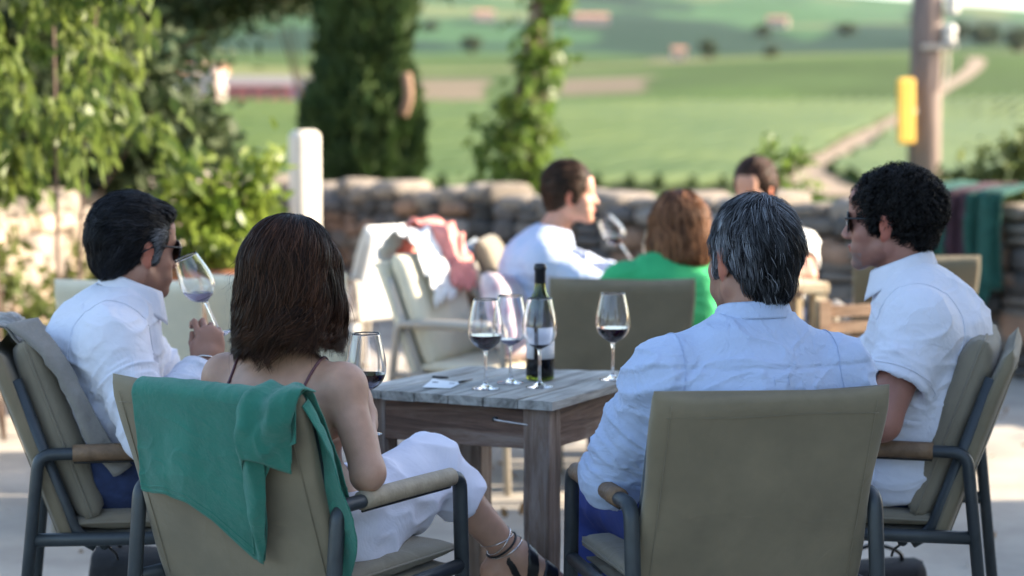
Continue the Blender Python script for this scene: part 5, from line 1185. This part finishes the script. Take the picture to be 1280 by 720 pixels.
# ============================================================ utility pole
Y=20.5; p=at(1155,200,Y); t=empty('utility_pole',(p[0],Y,-.5),0,label='weathered wooden utility pole rising behind the curly-haired man',cat='pole')
V,F=tube([(0,0,0),(0,0,2.2),(.03,0,4.6)],[.185,.165,.15],seg=20); mesh('pole_shaft',V,F,M_pole,t)
for k,(x,z) in enumerate(((.21,2.75),(.235,3.05))): V,F=lathe([(0,0),(.06,0),(.075,.04),(.05,.08),(.075,.12),(.075,.16),(.04,.2),(0,.2)],20,False,False); o=mesh('insulator',V+np.array((x,-.12,z)),F,mat('porcelain',(.6,.58,.55),.25) if k==0 else MATS['porcelain'],t)
tube_obj('conduit',curve([(.19,-.12,2.9),(.20,-.12,2.5),(.15,-.14,2.3)],10),.018,M_framel,t,seg=8); 
bm=bmesh.new(); box(bm,(.1,-.17,2.72),(.36,.05,.05)); bm_obj('bracket',bm,M_steel,t,bevel=.006)
pq=at(1130,139,Y-.3); bm=bmesh.new(); box(bm,(0,0,0),(.185,.06,.66)); o=bm_obj('yellow_sign',bm,M_yellow,None,bevel=.028,seg=4,smooth=False,label='narrow yellow enamel plate fixed to the left side of the utility pole',cat='sign'); o.location=(pq[0]+.02,Y-.30,pq[2]); o.rotation_euler=(0,-.02,.25)
bm=bmesh.new(); box(bm,(.10,.09,.0),(.06,.16,.05)); b=bm_obj('sign_bracket',bm,M_steel,o)
# ============================================================ far houses and trees
M_hw=mat('house_plaster',(.46,.35,.29),.9,var=.06); M_roof=mat('clay_roof',(.40,.20,.13),.9,var=.15); M_win=mat('dark_window',(.05,.06,.07),.2); M_hw2=mat('white_plaster',(.72,.70,.68),.9); M_bluew=mat('blue_cladding',(.12,.20,.34),.7); M_redw=mat('red_cladding',(.42,.14,.14),.8)
M_shr=mat('grey_sheet_roof',(.20,.18,.18),.7)
def house(label,x,y,w,d,h,rz,hwm=None,rfm=None,nw=3,group='houses in the valley'):
    z=float(hts(x,y)); t=empty('house',(x,y,z-.5),rz,label=label,cat='house',group=group); bm=bmesh.new(); box(bm,(0,0,h/2+.25),(w,d,h+.5)); bm_obj('wall',bm,hwm or M_hw,t)
    bm=bmesh.new(); v=[bm.verts.new(q) for q in ((-w/2-.4,-d/2-.4,h+.45),(w/2+.4,-d/2-.4,h+.45),(w/2+.4,d/2+.4,h+.45),(-w/2-.4,d/2+.4,h+.45),(-w/2-.4,0,h+.5+d*.24),(w/2+.4,0,h+.5+d*.24))]
    for f in ((0,1,5,4),(2,3,4,5),(1,2,5),(3,0,4),(0,3,2,1)): bm.faces.new([v[i] for i in f])
    bm_obj('roof',bm,rfm or M_roof,t)
    for k in range(nw):
        for zz in ([1.6] if h<4 else [1.6,4.4]):
            bm=bmesh.new(); box(bm,(-w/2+w*(k+.5)/nw,-d/2-.02,zz+.5),(1.0,.12,1.3)); bm_obj('window',bm,M_win,t)
house('low plastered farm building seen between the conifer and the cypress, red front',-50,395,13,7,3.6,.15,M_redw,M_shr,4)
house('small blue-clad farm shed left of the cypress',-40.5,398,7,6,3.6,.1,M_bluew,M_shr,2)
house('pale farm building behind the red-fronted one, far left',-62,400,9,8,5.4,.0,M_hw2,M_roof,2)
house('isolated pink farmhouse on the far slope above the young tree',58,1480,26,12,6,.1)
house('small pale house high on the far green slope, right of centre',196,1480,15,10,6,-.2)
house('small pink house on the hill left of the young tree',-22,1560,15,10,6,.2)
house('little pale shed at the field edge in the middle distance',52,625,4,4,3.6,.1,M_hw,M_roof,1)
# silo columns by the farm
for k,(x,h_) in enumerate(((-57,7.5),(-60.5,8.5))): V,F=lathe([(0,0),(1.25,0),(1.25,h_),(.6,h_+.8),(0,h_+.9)],24,False,False); o=mesh('silo',V,F,M_hw,None,label=('shorter pale silo beside the red-fronted farm building','taller pale silo at the left of the farm buildings')[k],cat='silo',group='silos'); o.location=(x,385,float(hts(x,385))-.4)
far=[(63,640,5.5,6.5,'round dark tree at the edge of the fields, centre right'),(-18,900,9,9,'dark tree group on the slope left of the young tree'),(88,680,5,5,'dark tree right of the little pale shed'),(178,700,9,8,'broad dark tree on the slope left of the utility pole')]
fpos=random.Random(3)
for k in range(16): far.append((195+fpos.uniform(0,260)*(1 if k%2 else .6),900+fpos.uniform(0,420),fpos.uniform(9,15),fpos.uniform(8,12),'distant blue-green tree in the wood along the far slope'))
for k in range(14): far.append((fpos.uniform(-330,560),fpos.uniform(1250,2300),fpos.uniform(8,13),fpos.uniform(6,9),'small dark tree dotted about the distant hillside'))
for k,(x,y,w_,h_,lb) in enumerate(far):
    r=np.random.default_rng(60+k); z=float(hts(x,y)); t=empty('distant_tree',(x,y,z),0,label=lb,cat='tree',group='trees dotted over the distant hillside' if k>19 else 'trees on the far slope' if k>3 else 'single trees in the fields')
    leaves('crown',crown_pts(r,(0,0,h_*.58),(w_*.5,w_*.5,h_*.42),40,14,w_*.09,.2),w_*.14,M_lfD,t,aspect=.8,seed=k); V,F=limb([(0,0,-.5),(0,0,h_*.6)],w_*.05,w_*.02,6); mesh('trunk',V,F,M_bark,t)
# ============================================================ tables, chairs and people beyond
GB='lounge chairs on the sunlit terrace'
def bgchair(label,loc,rz,sm=M_sling,fm=M_framel,bc=True,cm=None): return make_chair(label,V3(*loc),rz,GB,M_framel,sm,fm,backcush=bc,far=True,cm=cm or M_cream)
bgchair('beige sling chair back in the shade just beyond the table, before the woman in green',(.385,7.27,0),.0,bc=False)
c2=bgchair('armchair turned sideways with cream cushions, coral and white cloths over its back',(-.115,7.95,0),frame_of((.92,-.40)),M_cream)
d1,_=drape('coral_towel',-.24,.02,lambda x:.42+0*x,lambda x:.22+0*x,.045,M_coral,fo=.06,amp=.02,freq=5,seed=1,nu=50,nv=60,creas=.02,th=.006,label='coral towel draped over the back of the sideways armchair',cat='towel'); place(d1,Body((-.115,7.95,.02),nrm((.92,-.40,0))))
d2,_=drape('white_towel',.01,.17,lambda x:.45+0*x,lambda x:.12+0*x,.038,M_white,fo=.06,amp=.02,freq=5,seed=2,nu=40,nv=50,creas=.02,th=.006,label='white towel beside the coral one on the sideways armchair',cat='towel'); place(d2,Body((-.115,7.95,.01),nrm((.92,-.40,0))))
V,F=cushion_mesh(.36,.36,.12,5); o=mesh('printed_pillow',V@(rotx(PI/2+.4)@rotz(.2)).T,F,M_print,None,label='patterned pillow lying in the sideways armchair under the coral towel',cat='pillow'); o.location=(.02,7.90,.66); o.rotation_euler=(0,0,frame_of((.92,-.40)))
bgchair('chair with blue-grey back behind the smiling man in the pale blue shirt',(.16,8.55,.03),frame_of((1,-.1)),mat('blue_grey_sling',(.30,.34,.38),.8),bc=True,cm=M_cush)
bgchair('brightly sunlit white chair further back, left of the coral towel',(-.80,10.4,0),frame_of((-.75,.65)),M_white,cm=M_white)
bgchair('shaded chair back half hidden behind the woman’s hair',(-.865,7.45,0),.05,M_cream,bc=False)
bgchair('chair back between the left man’s chest and his raised glass',(-1.345,7.25,0),.03,M_cream,bc=False)
bgchair('chair with a sunlit rim behind the back of the curly-haired man',(1.67,8.45,0),-.05,M_sling,bc=False)
def person_bg(label,origin,f,J,b,skin,hc,HR,shirt,hairc,hk,sleeve=.6,hs=1.,pants=None,handl=(),neckr=.054,ex=None,volf=None,hl=.05,steps=7):
    B=Body(origin,nrm(f)); J=dict(J); J['R']=R0
    o,Gb=body_mesh(J,b,.008,skin,hc,HR,hs,label=label,hands=handl,neckr=neckr,footd={'l':V3(0,1,0),'r':V3(0,1,0)}); place(o,B)
    bs=dict(b,delt=b['delt']+.005,elb=b['elb']+.01); s,Gs,dp,cu=shirt_mesh(J,bs,.008,.015,sleeve,shirt,o,neckr+.011,hc,HR,hem=(V3(0,0,.56),V3(0,0,-1)),amp=.007,arm_amp=.007,seed=origin[0]*7)
    trousers(J,b,.010,.012,1.,pants or M_navy,o); shoes(J,o,{'l':V3(0,1,0),'r':V3(0,1,0)},h=.010)
    hair(o,hc,HR*hs,volf or shortvol(.016,-.075,.006),lambda V:(V[:,2]>-.3)&((V[:,1]<.07)|(V[:,2]>.05)),hk,1500,hl,hairc,h=.006,w=.0022,lvl=(0,.005),seed=4,steps=steps,clump=.5)
    return o,B,J,Gb
def Jm(lean=0.,dx=0.,dz=0.):
    return dict(pelvis=V3(dx,-.06,.575),waist=V3(dx,-.10+lean*.3,.73),chest=V3(dx,-.10+lean*.7,.88+dz),neck=V3(dx,-.06+lean,1.02+dz),sh_l=V3(dx-.18,-.09+lean*.85,.91+dz),sh_r=V3(dx+.18,-.09+lean*.85,.91+dz),
     hip_l=V3(dx-.09,-.04,.575),hip_r=V3(dx+.09,-.04,.575),kn_l=V3(dx-.11,.38,.555),kn_r=V3(dx+.11,.38,.555),an_l=V3(dx-.12,.42,.11),an_r=V3(dx+.1,.42,.11),
     el_l=V3(dx-.25,.08+lean*.6,.70),wr_l=V3(dx-.12,.32+lean*.6,.74),el_r=V3(dx+.25,.08+lean*.6,.70),wr_r=V3(dx+.12,.32+lean*.6,.74))
M_lbs=mat('pale_blue_shirt_cloth',(.46,.53,.70),.85,var=.03,bump=.2,bscale=20)
J=Jm(.06); J['el_r']=V3(.26,.18,.79); J['wr_r']=V3(.14,.42,.80); J['el_l']=V3(-.20,.26,.80); J['wr_l']=V3(-.10,.50,.86)
o,B,J1,_=person_bg('smiling man in a pale blue shirt, seen in profile raising a wine glass',(.16,8.1,-.015),(1,.04,0),J,MAN,(.52,.27,.19),V3(0,.080,1.160),rotz(-.12),M_lbs,((.02,.012,.008),(.08,.045,.03),1.6),fL_,sleeve=1.15,hs=.94,handl=[((J['wr_l'],nrm(V3(.15,.6,.6)),nrm(V3(.5,.1,-.3)),-1),dict(curl=(.9,.9,.5))),((J['wr_r'],V3(-.4,.8,0),V3(0,.1,-1),-1),dict(curl=(.3,.4,.3)))])
collar(o,J['neck']+V3(0,.012,-.014),np.eye(3),.066,M_lbs,gap=1.3)
gp=at(781,312,8.25); gt=at(752,268,8.22); wine_glass('wine glass tilted in the raised hand of the smiling man',gp-nrm(gt-gp)*.07,.022,M_wine,axis=nrm(gt-gp),group='wine glasses on and around the table',far=True)
J=Jm(.02,dz=-.05); J['sh_l']=V3(-.165,-.07,.84); J['sh_r']=V3(.165,-.07,.84); J['neck']=V3(.01,-.05,.935)
def volB(G):
    volW(G); G.plane((0,0,-.13),(0,0,-1),k=.03)
person_bg('woman with a copper-brown bob and green top seated beyond the shaded chair back',(.56,7.55,0),(-.22,.97,0),J,dict(WOM,chest=.105,waist=.11,hip=.125,delt=.05),(.50,.27,.19),V3(.055,-.03,1.045),rotz(.25),M_green2,((.05,.02,.010),(.30,.14,.07),1.3),fW_,sleeve=1.3,volf=volB,hl=.17,steps=10,neckr=.046)
J=Jm(.0); M_wt=mat('white_tee',(.8,.8,.78),.85,bump=.15)
J['el_l']=V3(-.30,.16,.80); J['wr_l']=V3(-.12,.40,.82)
def rec(g):pass
person_bg('man in a white T-shirt mostly hidden behind the grey-haired man’s head',(1.10,9.0,-.03),(-.45,-.9,0),J,MAN,(.5,.28,.2),V3(0,.02,1.165),rotz(-.1)@rotx(-.1),M_wt,((.025,.014,.010),(.10,.05,.035),1.5),fL_,sleeve=.6,handl=[((J['wr_l'],V3(.5,.8,0),V3(0,.1,-1),1),dict(curl=(.3,.4,.3)))])
# their table
t=empty('terrace_table',(.86,8.45,0),.1,label='wooden terrace table between the people seated beyond',cat='table')
bm=bmesh.new(); box(bm,(0,0,.735),(.62,.62,.035)); bm_obj('table_top',bm,M_bench,t,bevel=.004)
for a,b in ((-1,-1),(1,-1),(-1,1),(1,1)): bm=bmesh.new(); box(bm,(a*.26,b*.26,.36),(.06,.06,.715)); bm_obj('leg',bm,M_bench,t)
wine_glass('small glass standing on the far terrace table by the woman in green',V3(.66,8.27,.753),.02,M_wine,far=True); wine_glass('second small glass on the far terrace table, beside the raised hand',V3(.60,8.42,.753),.0,M_wine,far=True)
# slatted wooden bench and lit stool
t=empty('slatted_bench',(1.42,8.15,0),.35,label='low slatted wooden bench between the grey-haired and the curly-haired man',cat='bench')
for k in range(4): bm=bmesh.new(); box(bm,(0,-.15+k*.1,.44),(.62,.085,.022)); bm_obj('seat_slat',bm,M_bench,t)
for k in range(4): bm=bmesh.new(); box(bm,(0,-.235,.47+k*.065+.03),(.62,.02,.045)); bm_obj('back_slat',bm,M_bench,t)
for a in (-1,1):
    for b,h_ in ((-.235,.74),(.2,.43)): bm=bmesh.new(); box(bm,(a*.30,b+(-.022 if b<0 else 0),h_/2),(.05,.04,h_)); bm_obj('leg',bm,M_bench,t)
t=empty('wooden_stool',(1.13,8.32,0),.3,label='pale wooden stool with a sunlit leg just right of the grey-haired man’s neck',cat='stool')
M_pw=woodmat('pale_wood',(.55,.45,.30),(.65,.55,.38),(.4,.3,.2),'Z')
bm=bmesh.new(); box(bm,(0,0,.755),(.30,.30,.05)); bm_obj('seat',bm,M_pw,t,bevel=.01)
for a,b in ((-1,-1),(1,-1),(-1,1),(1,1)): bm=bmesh.new(); box(bm,(a*.115,b*.115,.365),(.055,.055,.73)); bm_obj('leg',bm,M_pw,t)
# jackets over the wall at the right
def walljacket(name,label,px0,px1,Y,mat_,seed,zlow):
    ss=[(17.4*q+2.75)/(.688+.725*q) for q in ((px0-640)/2489,(px1-640)/2489)]; us=np.linspace(0,1,50); vs=np.linspace(0,1,60)
    dw=nrm(V3(8.35,-8.8,0)); nw=V3(dw[1],-dw[0],0)*1.; 
    if nw[1]>0:nw=-nw
    c=V3(-2.75,17.4,0)
    s0,s1=ss
    def f(U,W):
        s=s0+(s1-s0)*U; v=-.18+W*(1.0-zlow+.42+.10*vn(np.stack([U*4+seed,U*0,U*0],-1))); th=.27; 
        top=v<th; out=np.where(top,-.24+(v+.18)*1.33,.35+.03*np.sin(U*13+seed+2.5*vn(np.stack([U*3+seed,v*2,v*0],-1)))*np.clip(v*3,0,1)+.02*crease(np.stack([U*5+seed,v*6,v*0],-1),2)+.03)
        z=np.where(top,1.06+.02*np.cos(v*9),1.045-(v-th)); z=z+.015*vn(np.stack([U*9,v*5,v*0+seed],-1))
        P=c+s[...,None]*dw+out[...,None]*nw; P=P.copy(); P[...,2]=z; return P
    V,Q=sheet(f,us,vs,th=.012); return mesh(name,V,Q,mat_,None,label=label,cat='jacket',group='jackets hung over the wall')
walljacket('hanging_jacket','dark green jacket hung over the wall at the right, left of the plum one',1188,1232,11.6,M_teal,1,.40)
walljacket('hanging_jacket','dark plum jacket hung over the wall beside the green one',1228,1262,11.2,M_maroon,4,.30)
walljacket('hanging_jacket','dark green jacket at the right frame edge, rightmost on the wall',1258,1300,10.9,M_teal,7,.36)
M_blk=mat('black_canvas',(.012,.012,.014),.9,bump=.3)
for lb,(bx,by,rz,ht) in (('soft black bag on the floor behind the curly-haired man’s feet',(1.02,5.55,.3,.20)),('soft black bag on the floor under the woman’s armchair',(-1.02,5.45,-.4,.26))):
    V,F=cushion_mesh(.30,.26,.20,bx); R=rotx(PI/2); V=V@R.T; V[:,2]=V[:,2]*(ht/.26)+ht/2; t=mesh('handbag',V,F,M_blk,None,label=lb,cat='bag'); t.location=(bx,by,.0); t.rotation_euler=(0,0,rz)
    tube_obj('handle',curve([(-.08,0,ht-.02),(-.07,-.01,ht+.03),(0,-.02,ht+.05),(.08,-.01,ht+.02),(.09,0,ht-.03)],20),.006,M_dark,t,seg=6)
# ============================================================ unseen house block added out of frame at the right to shade the near tables
M_fw=mat('shade_house_plaster',(.50,.42,.33),.9,var=.1,vscale=2,bump=.3)
YC=8.0; XC=7.4
t=empty('farmhouse',(XC,YC,0),0,label='plastered farmhouse beside the terrace whose shadow covers the near tables',cat='house')
bm=bmesh.new(); box(bm,(3.5,-7.5,3.4),(7,15,6.8)); bm_obj('wall',bm,M_fw,t)
bm=bmesh.new(); v=[bm.verts.new(q) for q in ((-.4,-15.4,6.8),(7.4,-15.4,6.8),(7.4,.4,6.8),(-.4,.4,6.8),(3.5,-15.4,8.4),(3.5,.4,8.4))]
for f in ((0,3,5,4),(1,4,5,2),(0,4,1),(3,2,5),(0,1,2,3)): bm.faces.new([v[i] for i in f])
bm_obj('roof',bm,M_roof,t)
for k in range(4):
    for zz in (1.5,4.6): bm=bmesh.new(); box(bm,(-.01,-2-k*3.4,zz),(.12,1.0,1.3)); bm_obj('window',bm,M_win,t)
# ============================================================ haze
bm=bmesh.new(); box(bm,(0,4400,170),(16000,9400,372)); M_hz=bpy.data.materials.new('air'); M_hz.use_nodes=True; N=M_hz.node_tree.nodes; N.remove(N['Principled BSDF']); pv=N.new('ShaderNodeVolumePrincipled'); pv.inputs['Color'].default_value=(.86,.93,1,1); pv.inputs['Density'].default_value=.00002; pv.inputs['Anisotropy'].default_value=.3
M_hz.node_tree.links.new(pv.outputs[0],N['Material Output'].inputs['Volume'])
HAZE=True
if HAZE: bm_obj('haze',bm,M_hz,None,kind='stuff')
sc.cycles.volume_bounces=0
